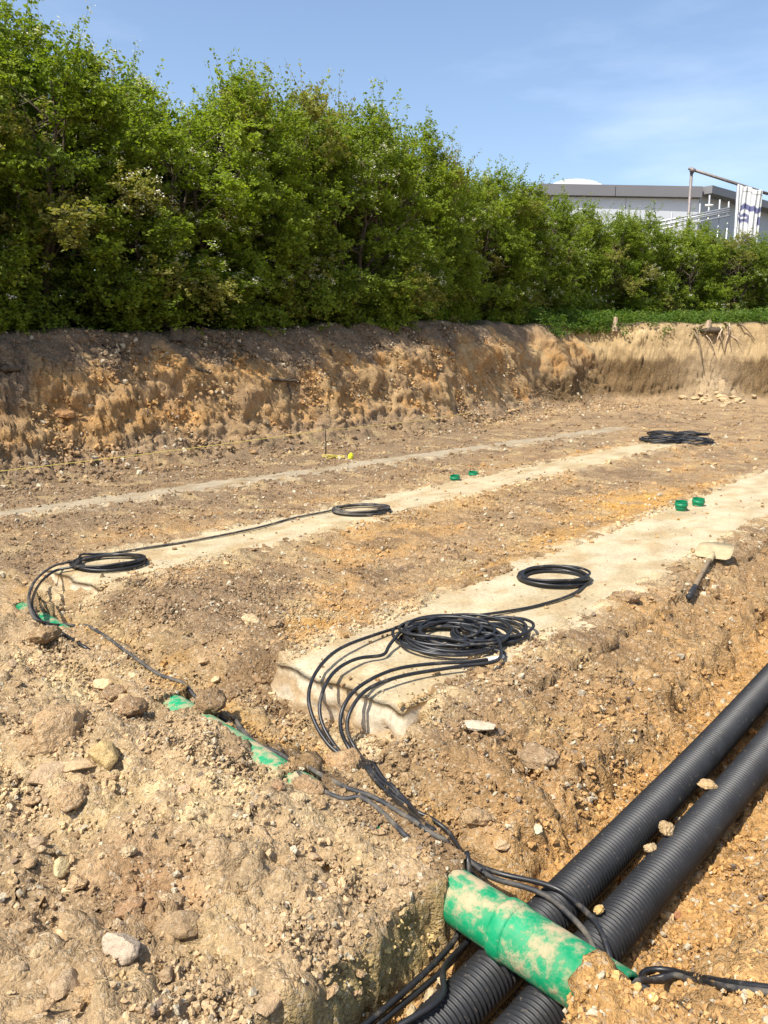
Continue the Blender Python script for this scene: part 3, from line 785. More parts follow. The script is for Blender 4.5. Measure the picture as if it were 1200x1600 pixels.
def duct_stub(px, py, label, rz, h=0.13, sink=0.03, s=1.0, ground_y=None):
    p = hit(px, py)
    r = 0.066 * s
    prof = [(0, r * 0.86), (0.05 * s, r * 0.86), (0.062 * s, r * 1.0), (h * 0.62, r * 1.0), (h * 0.66, r * 1.10), (h * 0.74, r * 1.13), (h * 0.82, r * 1.10), (h * 0.86, r * 1.02), (h, r * 1.05), (h, r * 0.93), (h * 0.5, r * 0.9), (0.02, r * 0.8)]
    s *= 0.85; h *= 0.85; r = 0.066 * s
    prof = [(0, r * 0.86), (0.05 * s, r * 0.86), (0.062 * s, r * 1.0), (h * 0.62, r * 1.0), (h * 0.66, r * 1.10), (h * 0.74, r * 1.13), (h * 0.82, r * 1.10), (h * 0.86, r * 1.02), (h, r * 1.05), (h, r * 0.93), (h * 0.5, r * 0.9), (0.02, r * 0.8)]
    t = empty('duct_stub', p - Vector((0, 0, sink)), rz)
    tag(t, label, 'duct', 'green upright duct ends beside the footings')
    n = 28
    def lathe(nm, pr):
        V, Fc = [], []
        for (z, q) in pr:
            for j in range(n): V.append((q * math.cos(j * 2 * math.pi / n), q * math.sin(j * 2 * math.pi / n), z))
        for i in range(len(pr) - 1):
            for j in range(n):
                k = (j + 1) % n; Fc.append((i * n + j, i * n + k, (i + 1) * n + k, (i + 1) * n + j))
        mb = MB(); mb.add(V, Fc); return mb.build(nm, MAT_GREEN_CLEAN, t, False)
    lathe('pipe', prof[:4]); lathe('socket', prof[3:])
    t.rotation_euler = (0.06, -0.05, rz)
duct_stub(711, 749, 'green duct end left of the pair beside the middle footing', 0.3, 0.13, 0.06)
duct_stub(739, 743, 'green duct end right of the pair beside the middle footing', 0.9, 0.13, 0.06)
duct_stub(1064, 797, 'green duct end standing in sand, left of the pair by the wide footing', 0.1, 0.14, 0.03)
duct_stub(1090, 789, 'green duct end standing in sand, right of the pair by the wide footing', 1.1, 0.14, 0.05)

# ================================================================== CABLES
CR = 0.0090
def pts_from(spec, r):
    out = []
    for q in spec:
        if isinstance(q, Vector): out.append(q); continue
        if len(q) == 2: p = hit(q[0], q[1], r)
        else: p = hit(q[0], q[1], r + q[2])
        out.append(p)
    return out
def coil_pts(c, rad, turns, seed, squash=1.0, rise=0.010, a0=0.0, drift=0.03, ccw=True):
    rn = random.Random(seed); out = []
    n = 14
    for k in range(turns):
        ox, oy = rn.uniform(-drift, drift), rn.uniform(-drift, drift)
        R_ = rad * rn.uniform(0.86, 1.04)
        for j in range(n):
            a = a0 + (j / n) * 2 * math.pi * (1 if ccw else -1)
            out.append((k, Vector((c.x + ox + R_ * math.cos(a), c.y + oy + squash * R_ * math.sin(a), c.z + CR + 0.75 * rise * k * (0.6 + 0.4 * math.sin(a * 1.5 + k)) + rn.uniform(0, 0.006)))))
    return [p for _, p in out]
def cable(label, segs, r=CR, mat=None, group=None, sleeves=(), name='cable', clamp=True, skip_clamp_below=None):
    P = spline(segs, 0.022)
    # keep the sheath on top of the ground
    if clamp:
        gz = ground_z_arr(P[:, 0], P[:, 1])
        sz = np.array([strip_z(x, y) for x, y in P[:, :2]])
        P[:, 2] = np.maximum(P[:, 2], np.maximum(gz, sz) + r * 0.8)
        k = np.ones(9) / 9
        zz = np.convolve(np.pad(P[:, 2], 4, mode='edge'), k, 'valid'); P[:, 2] = np.maximum(zz, np.maximum(gz + 0.55 * r, sz + 0.6 * r))
        for q in range(2): P = np.stack([np.convolve(np.pad(P[:, j], 1, mode='edge'), [.25, .5, .25], 'valid') for j in range(3)], 1)
    o0 = P[0].copy()
    root = empty(name, o0)
    V, Fc = tube_arrays(P - o0, r, 8)
    link('sheath', mesh_from('sheath', V, Fc, mat or MAT_CABLE, True), root)
    for s in sleeves:
        d = np.linalg.norm(P - np.array(s[0]), axis=1); i = int(d.argmin()); j = min(len(P) - 1, i + s[1])
        Vs, Fs = tube_arrays(P[max(0, i - s[1]):j] - o0, r * 1.25, 8)
        link('marker_sleeve', mesh_from('marker_sleeve', Vs, Fs, MAT_WHITE, True), root)
    tag(root, label, 'cable', group)
    return root
G_CAB = 'black cables laid over the site'
cC = hit(865, 906); cD1 = hit(690, 1002); cD2 = hit(764, 990); cB = hit(172, 882); cA = hit(566, 799)
def g(*L_): return pts_from(L_, CR)
under = [uvz(1.72, -1.10, -0.20), uvz(1.55, -1.10, -0.21), uvz(1.25, -1.12, -0.20), uvz(0.6, -1.14, -0.20)]
# the runs
cable('black cable ending in the neat round coil alone on the wide footing',
      coil_pts(cC, 0.235, 8, 1, 0.82, 0.009, 0.0, 0.012) + g((920, 908), (895, 928), (840, 946), (780, 957), (700, 967, .01), (640, 976, .01), (580, 994, .02)) + [at_z(530, 1014, .075), at_z(496, 1046, .07), at_z(482, 1085, .02), at_z(491, 1128, -.06)] + g((515, 1165, .01), (550, 1195), (600, 1232), (650, 1268), (700, 1305)) +
      [uvz(1.945, -1.25, -0.13), uvz(1.93, -1.13, -0.105), uvz(1.975, -1.02, -0.115), uvz(2.0, -0.95, -0.115), uvz(1.98, -0.875, -0.135), uvz(1.94, -0.80, -0.115), uvz(1.88, -0.735, -0.125), uvz(1.82, -0.68, -0.19), uvz(1.77, -0.60, -0.17), uvz(1.76, -0.52, -0.10)] + g((1000, 1530), (1060, 1524), (1130, 1533), (1220, 1543)), group=G_CAB, clamp=True)
cable('black cable from the left side of the big tangled coil',
      coil_pts(cD1, 0.25, 6, 2, 0.80, 0.010, 2.6, 0.075) + g((622, 990, .05), (606, 1012, .02), (600, 1026), (565, 1027, .02)) + [at_z(528, 1044, .07), at_z(504, 1078, .04), at_z(500, 1120, -.05)] + g((518, 1160, .01), (552, 1198), (604, 1240), (648, 1278), (668, 1296)) + [uvz(1.96, -1.34, -0.19), uvz(1.885, -1.21, -0.17), uvz(1.80, -1.135, -0.19)] + under, group=G_CAB, sleeves=[(hit(683, 1008, .03), 2)])
cable('black cable with a white sleeve on the big tangled coil',
      coil_pts(cD1 + Vector((0.06, 0.0, 0.03)), 0.24, 5, 3, 0.78, 0.010, 5.2, 0.08) + g((790, 1022, .02), (740, 1033, .02), (680, 1037, .02), (620, 1045, .03)) + [at_z(567, 1068, .075), at_z(538, 1098, .04), at_z(532, 1138, -.05)] + g((550, 1180, .01), (590, 1222), (646, 1270), (672, 1294)) + [uvz(1.99, -1.33, -0.20), uvz(1.92, -1.17, -0.18), uvz(1.82, -1.09, -.17), uvz(1.66, -1.09, -.19), uvz(1.52, -1.06, -.14), uvz(1.42, -0.99, -.115), uvz(1.30, -1.02, -.12), uvz(1.12, -1.10, -.17), uvz(0.6, -1.13, -.2)], group=G_CAB, sleeves=[(hit(770, 1026, .02), 3)])
cable('black cable from the smaller coil overlapping the big tangled coil',
      coil_pts(cD2, 0.20, 6, 4, 0.85, 0.012, 5.0, 0.05) + g((780, 1030, .04), (720, 1041, .02), (650, 1052, .02), (600, 1064, .03)) + [at_z(572, 1078, .055), at_z(549, 1104, .02), at_z(542, 1140, -.06)] + g((558, 1178, .01), (596, 1222), (650, 1275), (664, 1298)) + [uvz(1.94, -1.36, -0.18), uvz(1.87, -1.25, -0.14), uvz(1.79, -1.155, -0.14), uvz(1.70, -1.12, -.17), uvz(1.5, -1.115, -.18), uvz(1.1, -1.14, -.18), uvz(0.5, -1.15, -.18)], group=G_CAB)
cable('black cable from the farther coil on the middle footing along the cross trench',
      coil_pts(cA, 0.27, 7, 5, 0.8, 0.009, 2.9, 0.03) + g((520, 797), (460, 809), (400, 825), (300, 845), (215, 858), (160, 868), (120, 876, .02), (85, 884, .05), (56, 906, .12), (45, 934, .14), (52, 962, .08), (72, 975, .02), (108, 978), (150, 986), (200, 1020), (245, 1052), (296, 1086), (345, 1122), (398, 1160), (440, 1184), (482, 1202), (535, 1228), (585, 1246), (640, 1280), (690, 1310)) +
      [uvz(1.92, -1.25, -0.13), uvz(1.905, -1.13, -0.11), uvz(1.935, -1.02, -0.115), uvz(1.945, -0.95, -0.115), uvz(1.92, -0.875, -0.135), uvz(1.88, -0.80, -0.115), uvz(1.82, -0.735, -0.125), uvz(1.78, -0.67, -0.20), uvz(1.74, -0.60, -0.19), uvz(1.74, -0.52, -0.11)] + g((990, 1536), (1050, 1534), (1130, 1541), (1220, 1552)), group=G_CAB, mat=MAT_DUSTY_CABLE)
cable('black cable from the near coil on the middle footing, ending in soil',
      coil_pts(cB, 0.255, 7, 6, 0.78, 0.010, 3.1, 0.03) + g((118, 884, .02), (86, 892, .05), (62, 912, .10), (50, 942, .10), (60, 966, .04), (98, 990), (134, 1012)) + [hit(150, 1022, -0.05)], group=G_CAB, mat=MAT_CABLE, clamp=False)
cable('grey dusty cable surfacing beside the buried green duct', [hit(366, 1118, -0.03)] + g((374, 1134, .01), (400, 1163, .01), (432, 1183), (466, 1208), (498, 1232), (535, 1248), (565, 1246), (600, 1272), (632, 1304)) + [hit(650, 1318, -0.03)], group=G_CAB, mat=MAT_DUSTY_CABLE, clamp=False)
cable('black cable lying on the trench bundle at the bottom right edge', g((1010, 1534), (1060, 1530), (1120, 1540), (1180, 1548), (1240, 1556)), group=G_CAB, mat=MAT_CABLE)
for k, (px, py, rad, sd, lab) in enumerate([(1034, 690, .33, 11, 'front left of the four black coils near the far bank'), (1081, 692, .31, 12, 'front right of the four black coils near the far bank'), (1042, 681, .28, 13, 'rear left of the four black coils near the far bank'), (1076, 681, .30, 14, 'rear right of the four black coils near the far bank')]):
    c_ = hit(px, py)
    cable(lab, coil_pts(c_, rad, 9, sd, 0.9, 0.012, 0.4 * k, 0.08), r=0.0105, group='coils near the far bank', name='cable_coil')

# ================================================================== SHOVEL
A_, B_ = hit(1076, 934, 0.05), hit(1112, 868, 0.05)
sd = (B_ - A_)
shv = empty('shovel', A_)
tag(shv, 'muddy shovel with a black grip lying by the footing edge', 'shovel')
dn = sd.normalized()
mb = MB(); mb.tube([dn * 0.0, dn * 0.01, dn * 0.20, dn * 0.21], [0.016, 0.020, 0.019, 0.018], 12); mb.build('grip', MAT_GRIP, shv, True)
mb = MB(); mb.tube([dn * 0.205, sd * 0.5, sd * 0.92, sd], [0.0155, 0.016, 0.017, 0.021], 12); mb.build('shaft', MAT_WOOD, shv, True)
side = dn.cross(Vector((0, 0, 1))).normalized(); up = side.cross(dn).normalized()
outline = [(-0.10, -0.03), (-0.085, -0.05), (-0.10, 0.0), (-0.125, 0.02), (-0.13, 0.12), (-0.125, 0.22), (-0.10, 0.285), (-0.05, 0.325), (0, 0.335), (0.05, 0.325), (0.10, 0.285), (0.125, 0.22), (0.13, 0.12), (0.125, 0.02), (0.10, 0.0)]
outline = [q for q in outline if q[1] >= 0]
def blade_pt(a, b, t):
    dish = 0.025 * (a / 0.13) ** 2 + 0.10 * b * (1 - b)
    return sd + side * a + dn * (b + 0.0) + up * (dish - 0.035 + t)
V = []; n = len(outline)
for t in (0.002, -0.002):
    V += [blade_pt(a, b, t) for a, b in outline] + [blade_pt(a * .55, 0.12 + (b - 0.12) * .55, t) for a, b in outline] + [blade_pt(0, 0.12, t)]
Fc = []
m = 2 * n + 1
for o_, rv in ((0, False), (m, True)):
    for j in range(n):
        k = (j + 1) % n
        q = [(o_ + j, o_ + k, o_ + n + k, o_ + n + j), (o_ + n + j, o_ + n + k, o_ + 2 * n)]
        Fc += [tuple(reversed(x)) if rv else x for x in q]
for j in range(n):
    k = (j + 1) % n; Fc.append((j, m + j, m + k, k))
mb = MB(); mb.add(V, Fc); mb.build('blade', MAT_MUDDY_STEEL, shv, True)
mb = MB(); mb.tube([sd - dn * 0.10, sd, sd + dn * 0.07], [0.024, 0.026, 0.010], 12); mb.build('socket', MAT_MUDDY_STEEL, shv, True)

# ================================================================== STAKE, STRING, MARKER
st = hit(509, 714)
stake = empty('marking_stake', st)
tag(stake, 'thin upright stake holding the string line before the bank', 'stake')
mb = MB(); mb.tube([(0, 0, -0.05), (0.003, 0, 0.2), (0.0, 0.0, 0.43)], [0.011, 0.010, 0.009], 8); mb.build('pin', MAT_BARK, stake, True)
top = st + Vector((0, 0, 0.40))
su, sv = xy2uv(st.x, st.y)
def string_line(label, a, b, sag):
    P = [a.lerp(b, t) - Vector((0, 0, sag * 4 * t * (1 - t))) for t in np.linspace(0, 1, 40)]
    V, Fc = tube_arrays([p - a for p in P], 0.0040, 5)
    o = link('string_line', mesh_from('string_line', V, Fc, MAT_STRING, True), None, a)
    tag(o, label, 'string', 'string lines before the bank')
string_line('yellow string line stretched left from the stake along the bank foot', top, uvz(-1.5, -8.0, 0.42), 0.06)
string_line('yellow string line running right from the stake towards the far bank', top, uvz(su + 5, sv - 0.75, 0.34), 0.03)
rn = random.Random(5)
hp = hit(520, 716)
P = []
for k in range(34):
    P.append(Vector((rn.gauss(0, 0.07), rn.gauss(0, 0.05), 0.01 + abs(rn.gauss(0, 0.02)))))
V, Fc = tube_arrays(spline(P, 0.03), 0.005, 5)
tag(link('string_heap', mesh_from('string_heap', V, Fc, MAT_STRING, True), None, hp), 'tangle of yellow string dropped at the foot of the stake', 'string')
mk = hit(547, 717)
mkr = empty('marker_can', mk); tag(mkr, 'small fluorescent yellow marker can on the floor near the stake', 'can')
mkr.rotation_euler = (0.15, 0.2, 0.4)
mb = MB(); mb.tube([(0, 0, -0.005), (0, 0, 0.0), (0, 0, 0.062), (0, 0, 0.068)], [0.03, 0.036, 0.036, 0.028], 16); mb.build('can_body', MAT_NEON, mkr, False)
mb = MB(); mb.tube([(0, 0, 0.066), (0, 0, 0.086), (0, 0, 0.09)], [0.024, 0.022, 0.012], 16); mb.build('can_cap', MAT_NEON, mkr, False)

# ================================================================== STONES AND CLODS
def fbm3(P, f, o, seed):
    return (fbm(P[:, 0] * f + 9, P[:, 1] * f, o, seed) + fbm(P[:, 1] * f, P[:, 2] * f + 5, o, seed + 7) + fbm(P[:, 2] * f + 3, P[:, 0] * f, o, seed + 13)) / 1.7
def rock_mesh(seed, crumbly):
    import bmesh
    bm = bmesh.new(); bmesh.ops.create_icosphere(bm, subdivisions=4, radius=1.0)
    rn = np.random.default_rng(seed)
    V = np.array([q.co[:] for q in bm.verts])
    V = V * (1 + 0.16 * fbm3(V + rn.uniform(0, 20, 3), 1.1, 2, 330 + seed))[:, None]
    for _ in range(17 if not crumbly else 9):
        n = rn.normal(size=3); n /= np.linalg.norm(n)
        d = rn.uniform(0.48, 0.78) if not crumbly else rn.uniform(0.6, 0.9)
        s = V @ n; ov = np.clip(s - d, 0, None); V = V - ov[:, None] * n * (1.0 if not crumbly else 0.85)
    o = rn.uniform(0, 50, 3)
    if crumbly:
        r = 1 + 0.18 * fbm3(V + o, 2.2, 4, 300 + seed, ) + 0.10 * np.abs(fbm3(V + o, 6.5, 3, 310 + seed)) - 0.05 * sst(0.12, 0, np.abs(fbm3(V + o, 3.0, 2, 317 + seed)))
    else:
        r = 1 + 0.05 * fbm3(V + o, 2.0, 3, 300 + seed) + 0.030 * fbm3(V + o, 8, 3, 310 + seed)
    V = V * r[:, None]
    V[:, 2] *= 0.8
    Fc = np.array([[q.index for q in f.verts] for f in bm.faces]); bm.free()
    me = mesh_from('stone' if not crumbly else 'clod', V, Fc, MAT_STONE if not crumbly else MAT_CLOD, False)
    return me
ROCKS = [rock_mesh(i, False) for i in range(7)]
CLODS = [rock_mesh(20 + i, True) for i in range(7)]
TAN, GREY, DARK, PALE, OCHRE, YEL = (0.42, 0.30, 0.175), (0.40, 0.31, 0.21), (0.24, 0.165, 0.095), (0.56, 0.45, 0.28), (0.42, 0.27, 0.12), (0.52, 0.40, 0.19)
def stone(px, py, wpx, label, colr, crumbly=False, flat=0.75, long=1.2, z=None, cat=None, name=None, group=None, sink=0.25, i=None, rot=None):
    p = hit(px, py) if z is None else at_z(px, py, z)
    d = (p - Vector((0, 0, CZ))).length * 0.98
    r = wpx / 2 * d / FPX / 1.05
    lib = CLODS if crumbly else ROCKS
    i = random.randrange(7) if i is None else i
    o = link(name or ('clod' if crumbly else 'stone'), lib[i], None, p + Vector((0, 0, r * flat * (0.8 - 2 * sink) * 0.9)))
    o.scale = (r * long, r / long ** 0.5, r * flat)
    o.rotation_euler = (random.uniform(-.25, .25), random.uniform(-.25, .25), random.uniform(0, 6.28) if rot is None else rot)
    k = random.uniform(0.9, 1.1)
    colr = [0.78 * a + 0.22 * b for a, b in zip(colr, (0.46, 0.335, 0.18))]     # dusted with the soil it lies in
    o.color = (colr[0] * k * 1.08, colr[1] * k, colr[2] * k * 0.92, 1)
    return tag(o, label, cat or ('clod' if crumbly else 'stone'), group)
S = stone
S(166, 1188, 62, 'upright angular yellow and brown stone block among the left rubble', YEL, flat=0.95, long=1.1, i=1)
S(70, 1218, 62, 'rounded grey stone in the rubble at the left edge', GREY, flat=0.8, i=2)
S(112, 1252, 52, 'brown flat-topped clod below the rounded grey stone', TAN, True)
S(90, 1148, 80, 'biggest brown clod heaped at the left rubble', TAN, True, 0.85)
S(48, 1172, 50, 'brown clod at the left rubble edge below the biggest clod', TAN, True)
S(122, 1200, 60, 'long pale brown stone lying beside the upright block', (0.42, 0.32, 0.2), long=1.6, flat=0.5, rot=0.2)
S(182, 1088, 46, 'dark brown lump on the pale dust patch', (0.26, 0.18, 0.11), True)
S(205, 1112, 54, 'reddish brown clod right of the pale dust patch', (0.30, 0.20, 0.12), True)
S(160, 1072, 34, 'pale stone with a dark shadow side by the dust patch', PALE)
S(330, 1098, 52, 'dark brown clod beside the buried green duct', DARK, True, 0.8)
S(352, 1092, 40, 'dark clod pressed behind the cable run', DARK, True)
S(318, 1112, 26, 'small brown clod under the cable by the duct', TAN, True)
S(354, 1122, 26, 'brown lump between cable and buried green duct', TAN, True)
S(97, 1357, 36, 'pale yellow rounded stone alone on the left slope', (0.60, 0.52, 0.30), flat=0.85)
S(120, 1307, 24, 'small dark stone above the pale yellow stone', DARK)
S(60, 1318, 30, 'grey stone on the left slope by small dark stone', GREY)
S(105, 1393, 20, 'small pale stone under the pale yellow stone', PALE)
S(120, 1382, 30, 'tan clod just below the pale yellow stone', TAN, True)
S(284, 1238, 24, 'pinkish pale stone on the foreground slope', (0.50, 0.36, 0.26), flat=0.9)
S(188, 1484, 62, 'large grey stone with a white fleck in the foreground', (0.37, 0.33, 0.28), flat=0.8, i=4)
S(288, 1454, 62, 'large brown broad stone in the lower foreground', (0.27, 0.20, 0.125), flat=0.85, i=5)
S(274, 1412, 34, 'brown angular stone above the large broad stone', (0.29, 0.22, 0.14), i=3)
S(97, 1548, 48, 'grey speckled stone near the bottom left corner', GREY, flat=0.8)
S(70, 1574, 26, 'small brown pebble beside the speckled stone', TAN)
S(148, 1562, 46, 'ochre brown clod near the bottom left corner', (0.36, 0.245, 0.13), True)
S(33, 1514, 24, 'small rounded stone at the left edge low down', (0.34, 0.27, 0.19))
S(424, 1568, 56, 'long brown slab of stone lying at the bottom', (0.30, 0.22, 0.14), long=1.7, flat=0.5, rot=0.9)
S(260, 1524, 30, 'brown flat stone beneath the large broad stone', (0.28, 0.21, 0.14))
S(205, 1422, 36, 'rusty brown clod left of the angular stone', (0.31, 0.19, 0.11), True)
S(738, 1131, 78, 'flat pale concrete flake on the slope below the big coil', (0.66, 0.60, 0.48), flat=0.30, long=1.3, rot=-0.35, i=0, sink=0.42)
S(1105, 1229, 21, 'pale brown lump resting between the two black pipes, upper', (0.50, 0.36, 0.19), True, z=-0.14, flat=0.9)
S(1041, 1298, 26, 'larger pale lump wedged between the two black pipes', (0.54, 0.40, 0.22), True, z=-0.14, flat=0.85)
S(1016, 1327, 17, 'small pale lump wedged lowest between the two pipes', (0.52, 0.39, 0.23), True, z=-0.15, flat=0.9)
S(936, 1423, 15, 'small yellow stone on the outer black pipe', (0.58, 0.40, 0.15), True, z=-0.125, flat=0.9)
S(1086, 1370, 26, 'thin pale flake leaning against the outer black pipe', (0.52, 0.36, 0.18), flat=0.5, long=1.3)
S(696, 1538, 22, 'pale stone under the green duct near the cables', PALE, z=-0.20)
S(674, 1556, 28, 'larger pale stone under the green duct beside the pipe', PALE, z=-0.20, long=1.4)
S(643, 1585, 22, 'pale stone lowest beside the near black pipe', (0.52, 0.42, 0.25), z=-0.18)
S(542, 1196, 66, 'big rounded brown clod where the cables come together', (0.34, 0.23, 0.13), True, 0.8)
S(480, 1236, 48, 'brown clod hiding the end of the exposed green duct', (0.31, 0.215, 0.13), True)
S(465, 1252, 30, 'pale clod just below the end of exposed duct', PALE, True)
S(495, 1258, 26, 'small tan clod below the end of exposed duct', TAN, True)
S(366, 1182, 30, 'brown clod among the exposed duct slivers', (0.30, 0.21, 0.13), True)
S(435, 1230, 22, 'little reddish clod against the exposed green duct', (0.35, 0.22, 0.13), True)
S(70, 995, 40, 'brown clod sitting on the far end of the green duct', (0.26, 0.18, 0.10), True, 0.9)
S(395, 975, 36, 'pale brown clod on the rim above the cross trench', PALE, True)
S(430, 978, 28, 'small clod beside the pale clod on the rim', TAN, True)
S(235, 1012, 22, 'stone lying in the bottom of the cross trench', GREY)
S(318, 1034, 24, 'upright stone in the cross trench floor', TAN)
S(982, 938, 34, 'brown clod on the outer edge of the wide footing', (0.27, 0.19, 0.12), True, 0.85)
S(745, 1285, 48, 'pale brown boulder on the slope above the trench', (0.42, 0.30, 0.17), True, 0.8)
S(783, 1322, 28, 'rounded stone in the slope beside the cables', (0.40, 0.29, 0.18))
S(840, 1190, 60, 'grey brown lump bulging from the trench slope', (0.34, 0.25, 0.16), True, 0.7)
S(1030, 1515, 22, 'brown stone on the right trench bank', (0.30, 0.22, 0.14))
S(1055, 1430, 18, 'brick red pebble beside the outer black pipe', (0.40, 0.17, 0.09))
S(1044, 1435, 24, 'pale pebble beside the outer black pipe', (0.50, 0.36, 0.2))
S(100, 648, 26, 'orange clod at the foot of the bank on the left', (0.42, 0.22, 0.09), True, group=None)
for k in range(26):   # rubble heap at the end wall
    px, py = 1115 + random.gauss(0, 24), 624 + random.gauss(0, 6)
    S(px, py, random.uniform(5, 13), 'pale lump in the rubble heap under the end wall', PALE, True, group='rubble at the end wall')
# loose clods, alike: near ones first
for k in range(34):
    px = random.uniform(0, 860); S(px, np.interp(px, [0, 500, 860], [752, 688, 640]) + random.gauss(-6, 9), random.uniform(7, 17) * np.interp(px, [0, 860], [1, .6]), 'brown clod fallen to the foot of the clay bank', random.choice([TAN, (0.38, 0.25, 0.13), (0.26, 0.19, 0.125)]), True, group='clods at the foot of the bank')
cnt = 0
while cnt < 190:
    if random.random() < 0.66: px, py = random.uniform(0, 640), random.uniform(1000, 1600)
    else: px, py = random.uniform(0, 1200), random.uniform(700, 1600)
    p = hit(px, py); u_, v_ = xy2uv(p.x, p.y)
    if strip_z(p.x, p.y) > -1 or p.z > 0.35 or p.z < -0.2: continue
    big_ = random.random()
    w_ = (8 + 16 * big_ ** 3) * (1.0 if py > 1000 else 0.6)
    cr_ = random.random() < 0.6
    c_ = random.choice([TAN, TAN, (0.30, 0.22, 0.14), (0.40, 0.29, 0.17), GREY, PALE])
    S(px, py, w_, 'loose brown lump of soil, one of many strewn about' if cr_ else 'loose small stone, one of many strewn about', c_, cr_, random.uniform(.6, .9), random.uniform(1, 1.4), group='loose soil lumps' if cr_ else 'loose small stones')
    cnt += 1

# crumbs: gravel nobody could count
def crumbs(n, ur, vr_, rmin, rmax, power, seed):
    rn = np.random.default_rng(seed)
    uu, vv = rn.uniform(*ur, n), rn.uniform(*vr_, n)
    dens = np.clip(0.55 + 0.9 * fbm(uu * 1.4, vv * 1.4, 3, 400 + seed), 0.06, 1)
    keep = rn.random(n) < dens
    for l, r, a, b, zt_ in STRIPS:
        on_ = (vv > l(uu) + .03) & (vv < r(uu) - .03) & (uu > a) & (uu < b)
        keep &= ~on_ | (rn.random(n) < 0.05)
    uu, vv = uu[keep], vv[keep]; n = len(uu)
    rad = rmin + (rmax - rmin) * rn.random(n) ** power
    x, y = uv2xy(uu, vv)
    z = ground_z_arr(x, y)
    for l, r, a, b, zt_ in STRIPS:
        on_ = (vv > l(uu)) & (vv < r(uu)) & (uu > a) & (uu < b)
        z = np.where(on_, np.maximum(z, zt_ + 0.003), z)
    return x, y, z, rad
parts = [crumbs(190000, (0.75, 3.6), (-4.8, -0.05), 0.0020, 0.0125, 4.2, 1), crumbs(60000, (2.2, 9.0), (-8.8, -0.5), 0.004, 0.022, 4.2, 2), crumbs(16000, (8, 24), (-9.8, 2), 0.008, 0.045, 4.4, 3), crumbs(42000, (0.3, 23), (-10.7, -8.5), 0.007, 0.042, 3.6, 4)]
x, y, z, rad = (np.concatenate([p[k] for p in parts]) for k in range(4))
n = len(x)
rn = np.random.default_rng(9)
# crumbs take the colour of the soil they came from, some paler
iu = np.clip(np.searchsorted(GU, x * SA + y * CA), 0, len(GU) - 1); iv = np.clip(np.searchsorted(GV, x * CA - y * SA), 0, len(GV) - 1)
bc = col[iu, iv] * rn.uniform(0.80, 1.28, (n, 1))
pal = rn.random(n)
bc = np.where((pal < 0.10)[:, None], np.array([(0.50, 0.42, 0.29)]) * rn.uniform(0.8, 1.1, (n, 1)), bc)
bc = np.where((pal > 0.975)[:, None], np.array([(0.21, 0.155, 0.11)]), bc)
gme = bpy.data.meshes.new('gravel')
gme.vertices.add(n); gme.vertices.foreach_set('co', np.stack([x, y, z + rad * 0.25], 1).astype(np.float32).ravel())
def put_attr(nm, typ, key, arr):
    at = gme.attributes.new(nm, typ, 'POINT'); at.data.foreach_set(key, np.ascontiguousarray(arr, dtype=np.float32).ravel())
put_attr('turn', 'FLOAT_VECTOR', 'vector', rn.uniform(0, 6.283, (n, 3)))
put_attr('size', 'FLOAT_VECTOR', 'vector', rad[:, None] * rn.uniform(0.55, 1.15, (n, 3)))
c4 = np.ones((n, 4)); c4[:, :3] = np.clip(bc, 0, .9); put_attr('crumb', 'FLOAT_COLOR', 'color', c4)
MAT_CRUMB = earth_mat('soil_crumb', 'attr', 0.3, 0.5)
for nd in MAT_CRUMB.node_tree.nodes:
    if nd.type == 'ATTRIBUTE': nd.attribute_name = 'crumb'; nd.attribute_type = 'INSTANCER'
ng = bpy.data.node_groups.new('crumb_scatter', 'GeometryNodeTree')
ng.interface.new_socket('Geometry', in_out='INPUT', socket_type='NodeSocketGeometry')
ng.interface.new_socket('Geometry', in_out='OUTPUT', socket_type='NodeSocketGeometry')
gi, go = ng.nodes.new('NodeGroupInput'), ng.nodes.new('NodeGroupOutput')
jn = ng.nodes.new('GeometryNodeJoinGeometry')
for k in range(5):
    ico = ng.nodes.new('GeometryNodeMeshIcoSphere'); ico.inputs['Subdivisions'].default_value = 1 if k else 2; ico.inputs['Radius'].default_value = 1.0
    sp = ng.nodes.new('GeometryNodeSetPosition')
    rv = ng.nodes.new('FunctionNodeRandomValue'); rv.data_type = 'FLOAT_VECTOR'
    rv.inputs[0].default_value = (-0.42, -0.42, -0.42); rv.inputs[1].default_value = (0.42, 0.42, 0.42)
    [i for i in rv.inputs if i.name == 'Seed'][0].default_value = k + 3
    sm = ng.nodes.new('GeometryNodeSetMaterial'); sm.inputs['Material'].default_value = MAT_CRUMB
    gt = ng.nodes.new('GeometryNodeGeometryToInstance')
    ng.links.new(ico.outputs['Mesh'], sp.inputs['Geometry']); ng.links.new(rv.outputs[0], sp.inputs['Offset'])
    fl = ng.nodes.new('GeometryNodeSetShadeSmooth'); fl.inputs['Shade Smooth'].default_value = False
    ng.links.new(sp.outputs['Geometry'], fl.inputs['Geometry']); ng.links.new(fl.outputs['Geometry'], sm.inputs['Geometry'])
    ng.links.new(sm.outputs['Geometry'], gt.inputs['Geometry']); ng.links.new(gt.outputs['Instances'], jn.inputs['Geometry'])
def named(nm):
    q = ng.nodes.new('GeometryNodeInputNamedAttribute'); q.data_type = 'FLOAT_VECTOR'; q.inputs['Name'].default_value = nm
    return q.outputs['Attribute']
ip = ng.nodes.new('GeometryNodeInstanceOnPoints')
ip.inputs['Pick Instance'].default_value = True
ng.links.new(gi.outputs[0], ip.inputs['Points']); ng.links.new(jn.outputs['Geometry'], ip.inputs['Instance'])
er = ng.nodes.new('FunctionNodeEulerToRotation'); ng.links.new(named('turn'), er.inputs[0])
ng.links.new(er.outputs[0], ip.inputs['Rotation']); ng.links.new(named('size'), ip.inputs['Scale'])
